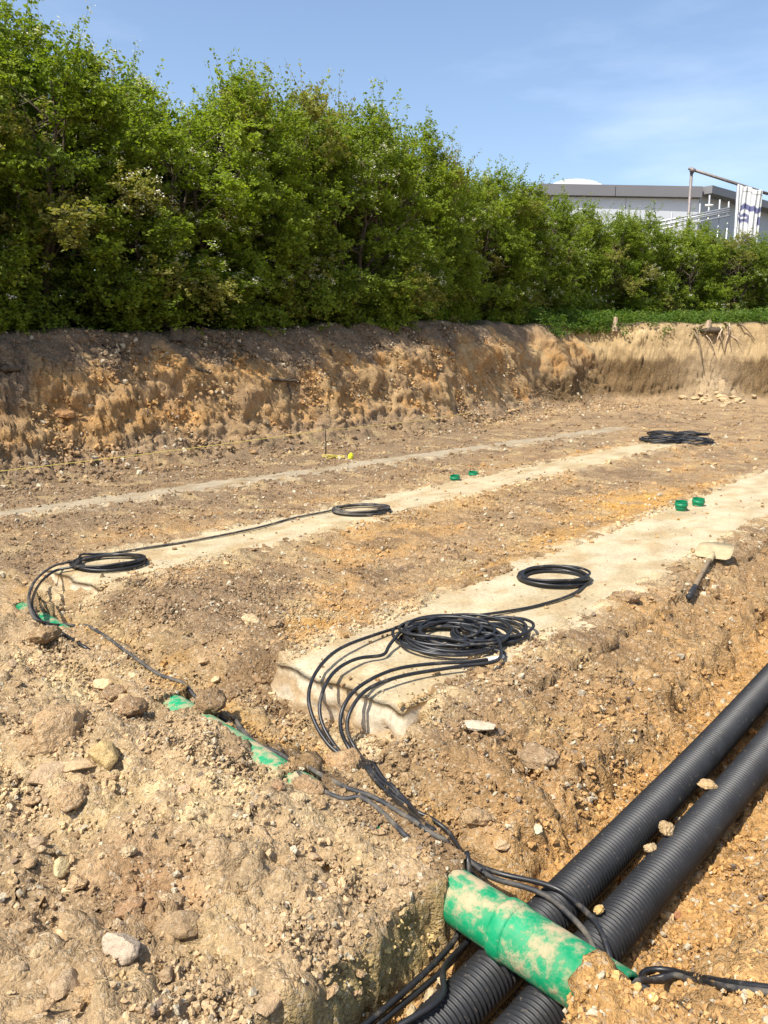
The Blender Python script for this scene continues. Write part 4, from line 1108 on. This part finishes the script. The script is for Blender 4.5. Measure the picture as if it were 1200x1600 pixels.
ng.links.new(ip.outputs['Instances'], go.inputs[0])
gme.materials.append(MAT_CRUMB)
grv = link('gravel', gme)
md = grv.modifiers.new('scatter', 'NODES'); md.node_group = ng
tag(grv, 'crumbs of dry soil and gravel scattered over the ground', 'gravel', None, 'stuff')

# ================================================================== ON THE BANK
def stick(px0, py0, px1, py1, r, label, name='branch', mat=MAT_BARK, lift=0.05, forks=2, cat='branch'):
    a, b = hit(px0, py0, lift), hit(px1, py1, lift)
    rn = random.Random(int(px0 * 7 + py0))
    root = empty(name, a); tag(root, label, cat)
    n = 8; P = []
    for i in range(n):
        t = i / (n - 1); P.append((b - a) * t + Vector((rn.gauss(0, .012), rn.gauss(0, .012), rn.gauss(0, .012))))
    mb = MB(); mb.tube(P, list(np.linspace(r, r * 0.5, n)), 8); mb.build('stem', mat, root, True)
    for k in range(forks):
        i = rn.randrange(3, n - 1); q = P[i]; d = Vector((rn.gauss(0, 1), rn.gauss(0, 1) - .5, rn.gauss(0, 1))).normalized() * (b - a).length * rn.uniform(.25, .4)
        mb = MB(); mb.tube([q, q + d * .5 + Vector((0, 0, .02)), q + d], [r * .5, r * .35, r * .15], 6); mb.build('twig', mat, root, True)
    return root
stick(418, 592, 466, 597, 0.035, 'grey dead branch lying across the middle of the bank', lift=0.06)
stick(306, 576, 330, 584, 0.03, 'short broken branch on the bank left of the longer branch', lift=0.05)
stick(515, 545, 520, 556, 0.03, 'root end poking from the dark topsoil under the hedge', 'root', lift=0.05, cat='root')
stick(0, 575, 30, 578, 0.05, 'thick root end at the left edge of the bank', 'root', lift=0.05, cat='root')
stick(450, 600, 455, 622, 0.02, 'thin dark root hanging down the clay from the branch', 'root', lift=0.04, cat='root')
def stump(px, py, hgt, r, label, mat):
    p = hit(px, py); t = empty('tree_stump', p); tag(t, label, 'stump')
    rn = random.Random(int(px)); V = []; n = 14; lv = [(-.15, 1.35), (0.0, 1.15), (0.35, 1.0), (0.75, 0.95), (1.0, 0.9)]
    for z_, k in lv:
        for j in range(n):
            a = j * 2 * math.pi / n; rr = r * k * (1 + 0.12 * math.sin(3 * a + 1) + rn.uniform(-.06, .06))
            V.append((rr * math.cos(a), rr * math.sin(a), hgt * z_ + (rn.uniform(-.04, .08) if z_ == 1.0 else 0)))
    Fc = [(i * n + j, i * n + (j + 1) % n, (i + 1) * n + (j + 1) % n, (i + 1) * n + j) for i in range(len(lv) - 1) for j in range(n)] + [tuple((len(lv) - 1) * n + j for j in range(n))]
    mb = MB(); mb.add(V, Fc); mb.build('stump_wood', mat, t)
    for k in range(5):
        a = rn.uniform(0, 6.28); d = Vector((math.cos(a), math.sin(a), -0.25)) * r * 2.6
        mb = MB(); mb.tube([Vector((0, 0, .05)), d * .5 + Vector((0, 0, .03)), d], [r * .4, r * .28, r * .08], 7); mb.build('root', MAT_BARK, t, True)
stump(275, 530, 0.13, 0.09, 'broken tree stump at the top of the bank under the hedge', MAT_BARK)
stump(961, 515, 0.34, 0.075, 'pale cut stump among the nettles on the bank top', MAT_PALE_WOOD)
stump(1106, 514, 0.2, 0.10, 'small pale stump above the root tangle at the corner', MAT_PALE_WOOD)
# root tangle hanging out of the corner of the dig
rp = hit(1112, 532, 0.05)
rt = empty('root_tangle', rp); tag(rt, 'tangle of torn roots hanging from the corner of the bank', 'roots')
rn = random.Random(21)
for k in range(16):
    a = Vector((rn.gauss(0, .45), rn.uniform(-.1, .3), rn.uniform(-.05, .55)))
    d = Vector((rn.gauss(0, .35), rn.uniform(-.6, -.1), rn.uniform(-.9, -.1)))
    r_ = rn.uniform(.012, .04)
    mb = MB(); mb.tube([a, a + d * .35 + Vector((rn.gauss(0, .08), -.08, .08)), a + d * .7, a + d + Vector((0, 0, -.1))], [r_, r_ * .8, r_ * .5, r_ * .2], 6); mb.build('root', MAT_WOOD if k % 3 else MAT_PALE_WOOD, rt, True)
mb = MB(); mb.tube([(-.35, .1, .3), (-.1, -.12, .32), (.15, -.1, .3), (.4, .1, .24)], [.05, .10, .09, .04], 9); mb.build('root_crown', MAT_BARK, rt, True)

# ================================================================== THE HEDGE
def leaf_cloud(cent, L_, W_, nbias, rn, colr):
    n = len(cent)
    a = rn.normal(size=(n, 3)); a /= np.linalg.norm(a, axis=1)[:, None]
    nr = rn.normal(size=(n, 3)) * 0.75 + nbias; nr /= np.linalg.norm(nr, axis=1)[:, None] + 1e-9
    a = a - nr * (a * nr).sum(1)[:, None]; a /= np.linalg.norm(a, axis=1)[:, None] + 1e-9
    b = np.cross(nr, a)
    l, w = L_[:, None] / 2, W_[:, None] / 2
    V = np.stack([cent - a * l, cent + b * w + nr * w * .35 - a * l * .1, cent + a * l - nr * l * .25, cent - b * w + nr * w * .35 - a * l * .1], 1).reshape(-1, 3)
    i = np.arange(n) * 4
    Fc = np.concatenate([np.stack([i, i + 1, i + 2], 1), np.stack([i, i + 2, i + 3], 1)])
    return V, Fc, np.repeat(colr, 4, 0)
def join_arr(L_):
    V, Fc, Cc, n = [], [], [], 0
    for v_, f_, c_ in L_:
        V.append(v_); Fc.append(f_ + n); Cc.append(c_); n += len(v_)
    return np.concatenate(V), np.concatenate(Fc), np.concatenate(Cc)
def twig_arrays(a, b, r0):
    """thin three-sided twigs a->b"""
    n = len(a); d = b - a; d /= np.linalg.norm(d, axis=1)[:, None] + 1e-9
    s = np.cross(d, np.array([[0.3, 0.2, 1.0]])); s /= np.linalg.norm(s, axis=1)[:, None] + 1e-9
    t = np.cross(d, s)
    V = []
    for base, k in ((a, 1.0), (b, 0.35)):
        for an in (0, 2.094, 4.189): V.append(base + (s * math.cos(an) + t * math.sin(an)) * r0[:, None] * k)
    V = np.stack(V, 1).reshape(-1, 3); i = np.arange(n)[:, None] * 6
    Fc = np.concatenate([i + np.array([[0, 1, 4, 3]]), i + np.array([[1, 2, 5, 4]]), i + np.array([[2, 0, 3, 5]])])
    return V, Fc
def make_bush(seed, H, R, n_lobe=112, leafy=24, tint=0.0, olive=0.04):
    rn = np.random.default_rng(seed)
    hh = rn.beta(0.95, 1.05, n_lobe) * 0.96 * H
    t = hh / H
    prof = R * np.where(t < 0.55, 0.80 + 0.20 * np.sin(np.clip(t / 0.55, 0, 1) * math.pi / 2), np.sqrt(np.clip(1 - ((t - 0.55) / 0.50) ** 2, 0.02, 1)))
    an = rn.uniform(0, 2 * math.pi, n_lobe)
    rad = prof * (0.38 + 0.55 * np.sqrt(rn.random(n_lobe))) * rn.uniform(0.85, 1.12, n_lobe)
    lc = np.stack([rad * np.cos(an), rad * np.sin(an), hh], 1)
    out = np.stack([np.cos(an), np.sin(an), np.zeros(n_lobe)], 1)
    nt_ = 26
    lob = np.repeat(np.arange(n_lobe), nt_)
    m = len(lob)
    dirv = rn.normal(size=(m, 3)); dirv /= np.linalg.norm(dirv, axis=1)[:, None]
    up_ = np.where(t[lob] > 0.3, 0.30, -0.25)[:, None] * np.array([[0, 0, 1.0]])
    dirv = dirv + out[lob] * 0.75 + up_; dirv /= np.linalg.norm(dirv, axis=1)[:, None]
    start = lc[lob] + rn.normal(size=(m, 3)) * 0.15
    ln = rn.uniform(0.14, 0.38, m)
    # long shoots out of the top
    k = np.where((t[lob] > 0.70) & (rn.random(m) < 0.16))[0]
    ln[k] *= rn.uniform(1.4, 2.8, len(k)); dirv[k] = dirv[k] * 0.45 + np.array([[0, 0, 1.0]]); dirv[k] /= np.linalg.norm(dirv[k], axis=1)[:, None]
    # a few bare leaders above the rest
    k = rn.choice(np.where(t[lob] > 0.80)[0], 26, replace=False)
    ln[k] = rn.uniform(0.5, 1.05, len(k)); dirv[k] = rn.normal(size=(len(k), 3)) * 0.22 + np.array([[0, 0, 1.0]]); dirv[k] /= np.linalg.norm(dirv[k], axis=1)[:, None]
    # low sprays hang
    k = np.where((t[lob] < 0.25) & (rn.random(m) < 0.35))[0]; dirv[k, 2] -= 0.6; dirv[k] /= np.linalg.norm(dirv[k], axis=1)[:, None]; ln[k] *= 1.3
    end = start + dirv * ln[:, None]
    tw = np.repeat(np.arange(m), leafy); nl_ = len(tw)
    s = rn.uniform(0.1, 1.05, nl_)
    cen = start[tw] + dirv[tw] * (ln[tw] * s)[:, None] + rn.normal(size=(nl_, 3)) * 0.032
    cen[:, 2] -= 0.05 * s ** 2
    lt = rn.random(n_lobe)[lob][tw]; rv = rn.random(nl_)
    ca, cb, cc = np.array([0.120, 0.175, 0.020]), np.array([0.25, 0.315, 0.034]), np.array([0.38, 0.41, 0.065])
    colr = ca + (cb - ca) * np.clip(0.25 + 0.55 * lt + 0.35 * (rv - .5) + tint, 0, 1)[:, None]
    colr = colr + (cc - colr) * (np.clip((s - 0.55) * 1.3, 0, 1) * (0.35 + 0.5 * lt) * rn.random(nl_))[:, None]
    od = (np.random.default_rng(seed + 40).random(n_lobe) < olive)[lob][tw] * rn.uniform(0.35, 0.9, nl_)
    colr = colr + (np.array([0.30, 0.25, 0.085]) - colr) * od[:, None]
    L_ = rn.uniform(0.044, 0.086, nl_); W_ = L_ * rn.uniform(0.5, 0.75, nl_)
    nb = out[lob][tw] * 0.45 + np.array([[0, 0, 0.75]])
    leaves = leaf_cloud(cen, L_, W_, nb, rn, colr)
    crown = mesh_from('crown', *leaves[:2], MAT_LEAF, False, leaves[2])
    # wood: stems, limbs, twigs
    mb = MB(); ns = 6; tops = []
    for q in range(ns):
        a = q * 2 * math.pi / ns + rn.uniform(-.4, .4); b0 = Vector((0.18 * math.cos(a), 0.18 * math.sin(a), -0.15)); tp = Vector((R * .45 * math.cos(a), R * .45 * math.sin(a), H * rn.uniform(.7, .92)))
        P = [b0.lerp(tp, f) + Vector((rn.normal() * .06, rn.normal() * .06, 0)) for f in np.linspace(0, 1, 7)]
        tops.append(P); mb.tube(P, list(np.linspace(0.055, 0.012, 7)), 7)
    for q in range(n_lobe):
        P = tops[q % ns]; best = min(P, key=lambda w: abs(w.z - max(0.1, hh[q] * 0.72)) + 0.3 * (w.xy - Vector(lc[q][:2])).length)
        e_ = Vector(lc[q]); md = best.lerp(e_, .5) + Vector((rn.normal() * .06, rn.normal() * .06, .06))
        mb.tube([best, md, e_], [.016, .011, .006], 5, False)
    tv, tf = twig_arrays(start, end, np.full(m, 0.0035))
    V0 = np.array(mb.v); 
    F0 = [list(f) for f in mb.f]
    Fq_ = [f for f in F0 if len(f) == 4]
    wood = mesh_from('trunk', np.concatenate([V0, tv]), np.concatenate([np.array(Fq_), tf + len(V0)]), MAT_BARK, False)
    # white blossom on some lobes
    bl = np.where((rn.random(n_lobe) < 0.26) & (t > 0.2))[0]
    src = np.where(np.isin(lob, bl) & (rn.random(m) < 0.45))[0]
    tw2 = np.repeat(src, 14)
    bc_ = end[tw2] + dirv[tw2] * (0.05 - rn.random(len(tw2)) * 0.12)[:, None] + rn.normal(size=(len(tw2), 3)) * 0.03
    cl_ = np.array([[0.78, 0.76, 0.64]]) * rn.uniform(.65, 1.05, (len(tw2), 1))
    bv = leaf_cloud(bc_, rn.uniform(.02, .04, len(tw2)), rn.uniform(.02, .036, len(tw2)), np.array([[0, 0, 1.0]]) + out[lob][tw2] * .5, rn, cl_)
    bloss = mesh_from('blossom', *bv[:2], MAT_BLOSSOM, False, bv[2])
    return crown, wood, bloss
BUSHES = [make_bush(500, 5.0, 1.75), make_bush(501, 5.0, 1.75, tint=0.16), make_bush(502, 5.0, 1.75, tint=-0.10, olive=0.24)]
def plant_bush(x, y, H, kind, rz, label, group='hawthorn hedge along the bank', wide=1.0):
    t = empty('hedge_bush', (x, y, max(ground_z(x, y) - 0.05, 0)), rz)
    t.scale = (wide, wide, H / 5.0)
    cr_, wd, bl = BUSHES[kind]
    link('crown', cr_, t); link('trunk', wd, t); link('blossom', bl, t)
    tag(t, label, 'bush', group)
    return t
# hedge line on plan: along the bank, then bending right beyond the end wall
path = [uv2xy(-3.2, -11.8), uv2xy(4, -11.75), uv2xy(12, -12.0), uv2xy(19.0, -13.3), (7.9, 30.2), (13.0, 32.6), (18.0, 35.2), (24.0, 38.2), (29, 40)]
Pp = spline([Vector((a, b, 0)) for a, b in path], 0.2)
sl = np.concatenate([[0], np.cumsum(np.linalg.norm(np.diff(Pp, axis=0), axis=1))])
# skyline of the hedge: photo column -> height of its top row
SKY = [(-400, -120), (0, -90), (110, -50), (190, 20), (250, 75), (330, 118), (400, 122), (450, 130), (520, 112), (600, 148), (660, 190), (700, 232), (760, 272), (800, 262), (850, 290), (930, 318), (990, 318), (1040, 335), (1080, 326), (1140, 346), (1200, 362), (1500, 380)]
ORD = ['first', 'second', 'third', 'fourth', 'fifth', 'sixth', 'seventh', 'eighth', 'ninth', 'tenth', 'eleventh', 'twelfth', 'thirteenth', 'fourteenth', 'fifteenth', 'sixteenth', 'seventeenth', 'eighteenth', 'nineteenth', 'twentieth', 'twenty-first', 'twenty-second', 'twenty-third', 'twenty-fourth', 'twenty-fifth', 'twenty-sixth', 'twenty-seventh', 'twenty-eighth']
bush_no = [0]
def bush_label(px):
    where = ('tall hawthorn bush overhanging the left end of the bank' if px < 160 else 'tall hawthorn bush above the tree stump on the bank' if px < 340 else 'blossoming hawthorn bush above the dead branch' if px < 560 else 'hawthorn bush where the hedge skyline drops' if px < 800 else 'lower hawthorn bush before the pale building' if px < 1040 else 'low hawthorn bush before the scaffold and banner')
    bush_no[0] += 1
    return where + ', ' + ORD[bush_no[0] - 1] + ' in front row'
s = 0.3; k = 0; rnb = random.Random(77)
while s < sl[-1]:
    x = float(np.interp(s, sl, Pp[:, 0])); y = float(np.interp(s, sl, Pp[:, 1]))
    px = 600 + FPX * x / (y * CP) if y > 1 else -999
    if px > 1330: break
    dpt = y * CP
    row = np.interp(px + 0.85 * FPX / dpt, [a for a, b in SKY], [b for a, b in SKY])
    dr = ray(px, row); tt = y / dr[1]
    ztop_ = CZ + dr[2] * tt
    H = max(2.9, min(7.4, ztop_ - ground_z(x, y) - 0.25)) * rnb.uniform(0.93, 1.02)
    x += rnb.uniform(-.2, .2); y += rnb.uniform(-.2, .2)
    lab = bush_label(px)
    plant_bush(x, y, H, k % 3, rnb.uniform(0, 6.28), lab, wide=rnb.uniform(0.92, 1.12))
    s += 1.75 if s < 24 else 2.3; k += 1
# a second row behind, to its full depth
s = 1.2; k = 1
while s < sl[-1]:
    i = int(np.searchsorted(sl, s)); i = min(i, len(Pp) - 2)
    tg = Pp[i + 1] - Pp[i]; tg /= np.linalg.norm(tg)
    x, y = Pp[i][0] - tg[1] * 1.9, Pp[i][1] + tg[0] * 1.9
    px = 600 + FPX * x / (y * CP)
    if px > 1330: break
    row = np.interp(px + 1.1 * FPX / y, [a for a, b in SKY], [b for a, b in SKY]) + 40
    dr = ray(px, row); tt = y / dr[1]
    H = max(2.6, min(6.4, CZ + dr[2] * tt - ground_z(x, y)))
    plant_bush(x, y, H, k % 3, rnb.uniform(0, 6.28), 'hawthorn bush half hidden in rear hedge row, ' + ORD[k - 1] + ' from left', 'rear row of the hedge')
    s += 2.5; k += 1

# nettles and weeds on the bank top by the far corner, and a bramble hanging over the edge
def weed_patch(spots, name, label, kind, cat, hgt, leaf, seed, loc=None):
    rn = np.random.default_rng(seed); L_ = []; TA, TB = [], []
    for (x, y, z) in spots:
        h = hgt * rn.uniform(.55, 1.15); lean = rn.normal(size=3) * .12; lean[2] = 0
        tp = np.array([x, y, z + h]) + lean; bs = np.array([x, y, z])
        TA.append(bs); TB.append(tp)
        n_ = 26; q = rn.uniform(.15, 1, n_)
        cen = bs + (tp - bs) * q[:, None] + rn.normal(size=(n_, 3)) * np.array([[.09, .09, .02]])
        base = np.array([0.09, 0.16, 0.028]) if rn.random() < .6 else np.array([0.15, 0.21, 0.04])
        colr = base * rn.uniform(.7, 1.2, (n_, 1))
        ll = leaf * rn.uniform(.6, 1.2, n_)
        L_.append(leaf_cloud(cen, ll, ll * .5, np.array([[0, 0, 1.0]]), rn, colr))
    Vv, Ff, Cc = join_arr(L_)
    o3 = np.array(loc if loc is not None else (0, 0, 0))
    me = mesh_from(name, Vv - o3, Ff, MAT_LEAF, False, Cc)
    return tag(link(name, me, None, loc), label, cat, None, kind)
rnw = random.Random(3); sp_ = []
for q in range(1900):
    i = rnw.randrange(len(Pp) - 1); tg = Pp[i + 1] - Pp[i]; tg /= np.linalg.norm(tg); o_ = rnw.uniform(-0.6, 2.6)
    x_, y_ = Pp[i][0] - tg[1] * o_, Pp[i][1] + tg[0] * o_
    sp_.append((x_, y_, ground_z(x_, y_)))
weed_patch(sp_, 'undergrowth', 'dark leafy undergrowth added to block sky glow at the bottom of the hedge', 'stuff', 'undergrowth', 1.35, 0.12, 35)  # leafy strip added to stop horizon glow showing under the bushes
sp_ = []
for _ in range(2600):
    px, py = rnw.uniform(820, 1230), rnw.uniform(478, 520)
    lim = np.interp(px, [820, 870, 920, 1000, 1060, 1120, 1230], [500, 503, 508, 504, 500, 507, 512])
    if py > lim + 4: continue
    d_ = rnw.uniform(22.5, 33); p = at_d(px, py, d_); z_ = ground_z(p.x, p.y)
    if z_ < 1.9: continue
    sp_.append((p.x, p.y, z_))
weed_patch(sp_, 'nettles', 'low green nettles and weeds along the top of the far bank', 'stuff', 'nettles', 0.42, 0.10, 31)
sp_ = []
for _ in range(130):
    p = hit(920 + rnw.gauss(0, 22), 512 + rnw.uniform(-10, 13)); sp_.append((p.x, p.y, p.z))
weed_patch(sp_, 'bramble', 'bright green bramble clump hanging over the bank edge', None, 'bramble', 0.35, 0.09, 33, tuple(hit(920, 512)))

# ================================================================== BEYOND THE HEDGE: shed, scaffold, banner
def wall_panels(root, a, b, z0, z1, pw, mat, name='cladding_panel'):
    d = b - a; ln = d.length; n = max(1, int(ln / pw)); nrm = Vector((d.y, -d.x, 0)).normalized()
    for i in range(n):
        p0 = a + d * (i / n) + d.normalized() * 0.02; p1 = a + d * ((i + 1) / n) - d.normalized() * 0.02
        off = nrm * 0.04
        V = [p0 + off, p1 + off, p1 - off, p0 - off]
        V = [Vector((q.x, q.y, z0)) for q in V] + [Vector((q.x, q.y, z1)) for q in V]
        mb = MB(); mb.add([q - root.location for q in V], [(0, 1, 5, 4), (1, 2, 6, 5), (2, 3, 7, 6), (3, 0, 4, 7), (4, 5, 6, 7)]); mb.build(name, mat, root)
g0 = 2.3
A0, A1, A2 = at_d(842, 289, 59.0), at_d(1094, 293, 60.0), at_d(1260, 343, 73.0)
ze = A1.z
for q in (A0, A1, A2): q.z = 0
A3, A4 = Vector((34, 95, 0)), Vector((8, 92, 0))
shed = empty('industrial_shed', Vector((A1.x, A1.y, g0))); tag(shed, 'pale grey clad industrial building with dark fascia behind the hedge', 'building')
mb = MB()
ring = [A0, A1, A2, A3, A4]
V = [Vector((q.x, q.y, g0)) - shed.location for q in ring] + [Vector((q.x, q.y, ze - 0.1)) - shed.location for q in ring]
# inset core behind the cladding
ctr = sum(ring, Vector()) / 5 - Vector((shed.location.x, shed.location.y, 0))
V = [Vector((ctr.x + (q.x - ctr.x) * .985, ctr.y + (q.y - ctr.y) * .985, q.z)) for q in V]
mb.add(V, [(0, 1, 6, 5), (1, 2, 7, 6), (2, 3, 8, 7), (3, 4, 9, 8), (4, 0, 5, 9), (5, 6, 7, 8, 9)]); mb.build('wall_core', MAT_CLAD_SIDE, shed)
wall_panels(shed, A0 + Vector((1.0, 0, 0)), A1, g0, ze - 0.85, 4.2, MAT_CLAD)
wall_panels(shed, A1, A2, g0, ze - 0.70, 4.5, MAT_CLAD_SIDE)
def fascia(a, b, z0, z1, out, name, mat, taper=0.0):
    d = (b - a); nrm = Vector((d.y, -d.x, 0)).normalized() * out
    pts = [a, b, b + nrm, a + nrm]
    V = [Vector((q.x, q.y, z0)) for q in pts] + [Vector((q.x, q.y, z1)) for q in pts]
    V[0] += d.normalized() * taper * 0; V[3] += d.normalized() * taper * -1; V[0] -= d.normalized() * taper
    mb = MB(); mb.add([q - shed.location for q in V], [(3, 2, 1, 0), (4, 5, 6, 7), (0, 1, 5, 4), (1, 2, 6, 5), (2, 3, 7, 6), (3, 0, 4, 7)]); mb.build(name, mat, shed)
mid_ = A0.lerp(A1, 0.46); gp = (A1 - A0).normalized() * 0.03
fascia(A0, mid_ - gp, ze - 0.80, ze, 0.45, 'fascia', MAT_FASCIA, 0.8)
fascia(mid_ + gp, A1, ze - 0.80, ze, 0.45, 'fascia', MAT_FASCIA)
fascia(A1, A2, ze - 0.55, ze + 0.02, 1.0, 'fascia', MAT_FASCIA)
# the rounded white roof behind
n = 18
a, b = at_d(857, 288, 68.0), at_d(945, 288, 68.0)
rw = (b - a).length / 2; cx = (a + b) / 2
V, Fc = [], []
for dy in (0, 14):
    for j in range(n + 1):
        t = math.pi * j / n
        V.append(Vector((cx.x - rw * math.cos(t), cx.y + dy, 15.70 + 0.85 * math.sin(t))) - shed.location)
for j in range(n): Fc.append((j, j + 1, n + 2 + j, n + 1 + j))
Fc.append(tuple(range(n, -1, -1)))
V += [Vector((cx.x + sx * rw, cx.y + dy, zz_)) - shed.location for dy in (0, 14) for sx in (-1, 1) for zz_ in (ze - 0.2, 15.70)]
m0 = 2 * (n + 1)
Fc += [(m0, m0 + 2, m0 + 3, m0 + 1), (m0 + 2, m0 + 6, m0 + 7, m0 + 3), (m0 + 6, m0 + 4, m0 + 5, m0 + 7), (m0 + 4, m0, m0 + 1, m0 + 5)]
mb = MB(); mb.add(V, Fc); mb.build('barrel_roof', MAT_ROOF, shed)
for j in range(2, n, 3):
    t = math.pi * j / n
    P = [Vector((cx.x - rw * math.cos(t), cx.y - 0.03 + dy, 15.72 + 0.85 * math.sin(t))) - shed.location for dy in (0, 14)]
    mb = MB(); mb.tube(P, 0.04, 6); mb.build('roof_rib', MAT_STEEL, shed)

# scaffold with the tall gallows post
D = 44.0
def sc(px, py, d=D): return at_d(px, py, d)
sb = sc(1079, 340); sb.z = ground_z(sb.x, sb.y)
scf = empty('scaffold', sb); tag(scf, 'steel tube scaffold with a tall post and arm behind the hedge', 'scaffold')
def tube_part(nm, a, b, r, mat):
    mb = MB(); mb.tube([a - sb, a.lerp(b, .5) - sb, b - sb], r, 8); mb.build(nm, mat, scf, True)
def down(p): return Vector((p.x, p.y, ground_z(p.x, p.y) - .05))
tube_part('post', sc(1081, 262), down(sc(1078, 335)), 0.09, MAT_RUST)
tube_part('arm', sc(1076, 263), sc(1200, 303), 0.085, MAT_RUST)
tube_part('post', sc(1154, 288), down(sc(1154, 350)), 0.10, MAT_STEEL)
tube_part('coupler', sc(1078, 264) - Vector((0, 0.12, 0.05)), sc(1084, 267) - Vector((0, 0.12, 0.05)), 0.14, MAT_RUST)
for (x0, y0, x1, y1) in ((1012, 350, 1140, 325), (1012, 356, 1140, 331), (1012, 362, 1140, 337), (1060, 344, 1140, 328)):
    tube_part('ledger', sc(x0, y0), sc(x1, y1), 0.055, MAT_STEEL)
for (x0, y0) in ((1109, 305), (1094, 318), (1125, 312), (1139, 315), (1023, 330), (1050, 332)):
    tube_part('standard', sc(x0, y0, D + .15), down(sc(x0 - 2, 372, D + .15)), 0.055, MAT_STEEL)
a, b = sc(1102, 321), sc(1114, 321)
tube_part('bracket', a, b, 0.07, MAT_WHITE)
for k in range(3):
    a, b = sc(1012, 362 + k * 1.0, D + .6), sc(1100, 350 + k, D + .6); mb = MB()
    M_ = ((b - a).to_track_quat('X', 'Z')).to_matrix(); mb.box((a + b) / 2 - sb - Vector((0, .26 * k, .3)), ((b - a).length, 0.22, 0.05), M_); mb.build('board', MAT_PALE_WOOD, scf)

# banner: pleated white sheet with navy print
def banner_mat():
    m, nt, b_, Ln = new_mat('printed_banner')
    a = nt.nodes.new('ShaderNodeAttribute'); a.attribute_name = 'col'
    Ln(a.outputs['Color'], b_.inputs['Base Color']); b_.inputs['Roughness'].default_value = 0.75
    return m
P0, P1 = sc(1157, 289, D - .25), sc(1193, 299, D - .25)
h_ = 3.1
nx, ny = 64, 60
V, Cc = [], []
dxy = P1 - P0; dn_ = Vector((dxy.y, -dxy.x, 0)).normalized()
for i in range(nx + 1):
    for j in range(ny + 1):
        s_, t_ = i / nx, j / ny
        fold = 0.09 * math.sin(s_ * 30 + 1.2 * math.sin(t_ * 3)) * (0.35 + 0.65 * t_) + 0.05 * math.sin(s_ * 11 + t_ * 2)
        p = P0 + dxy * (s_ * (1 - 0.06 * t_)) + dn_ * fold - Vector((0, 0, h_ * t_ + 0.05 * math.sin(s_ * 12)))
        V.append(p - P0)
        c_ = (0.66, 0.66, 0.64)
        wv = 0.02 * math.sin(s_ * 17)
        if 0.30 + wv < t_ < 0.40 + wv and s_ > 0.08: c_ = (0.11, 0.115, 0.23)
        if 0.47 + wv < t_ < 0.62 + wv and (s_ < 0.5 or s_ > 0.85): c_ = (0.13, 0.135, 0.25)
        if 0.52 < t_ < 0.56 and s_ < 0.4: c_ = (0.66, 0.66, 0.64)
        if t_ > 0.82 and 0.35 < s_ < 0.9: c_ = (0.14, 0.145, 0.25)
        if 0.07 < t_ < 0.085 and s_ > 0.1: c_ = (0.25, 0.24, 0.23)
        Cc.append(c_)
Fc = np.array([(i * (ny + 1) + j, (i + 1) * (ny + 1) + j, (i + 1) * (ny + 1) + j + 1, i * (ny + 1) + j + 1) for i in range(nx) for j in range(ny)])
ban = link('banner', mesh_from('banner', np.array([tuple(q) for q in V]), Fc, banner_mat(), True, np.array(Cc)), None, P0)
sol = ban.modifiers.new('thickness', 'SOLIDIFY'); sol.thickness = 0.006
tag(ban, 'white banner with navy bars hanging in folds from the scaffold arm', 'banner')
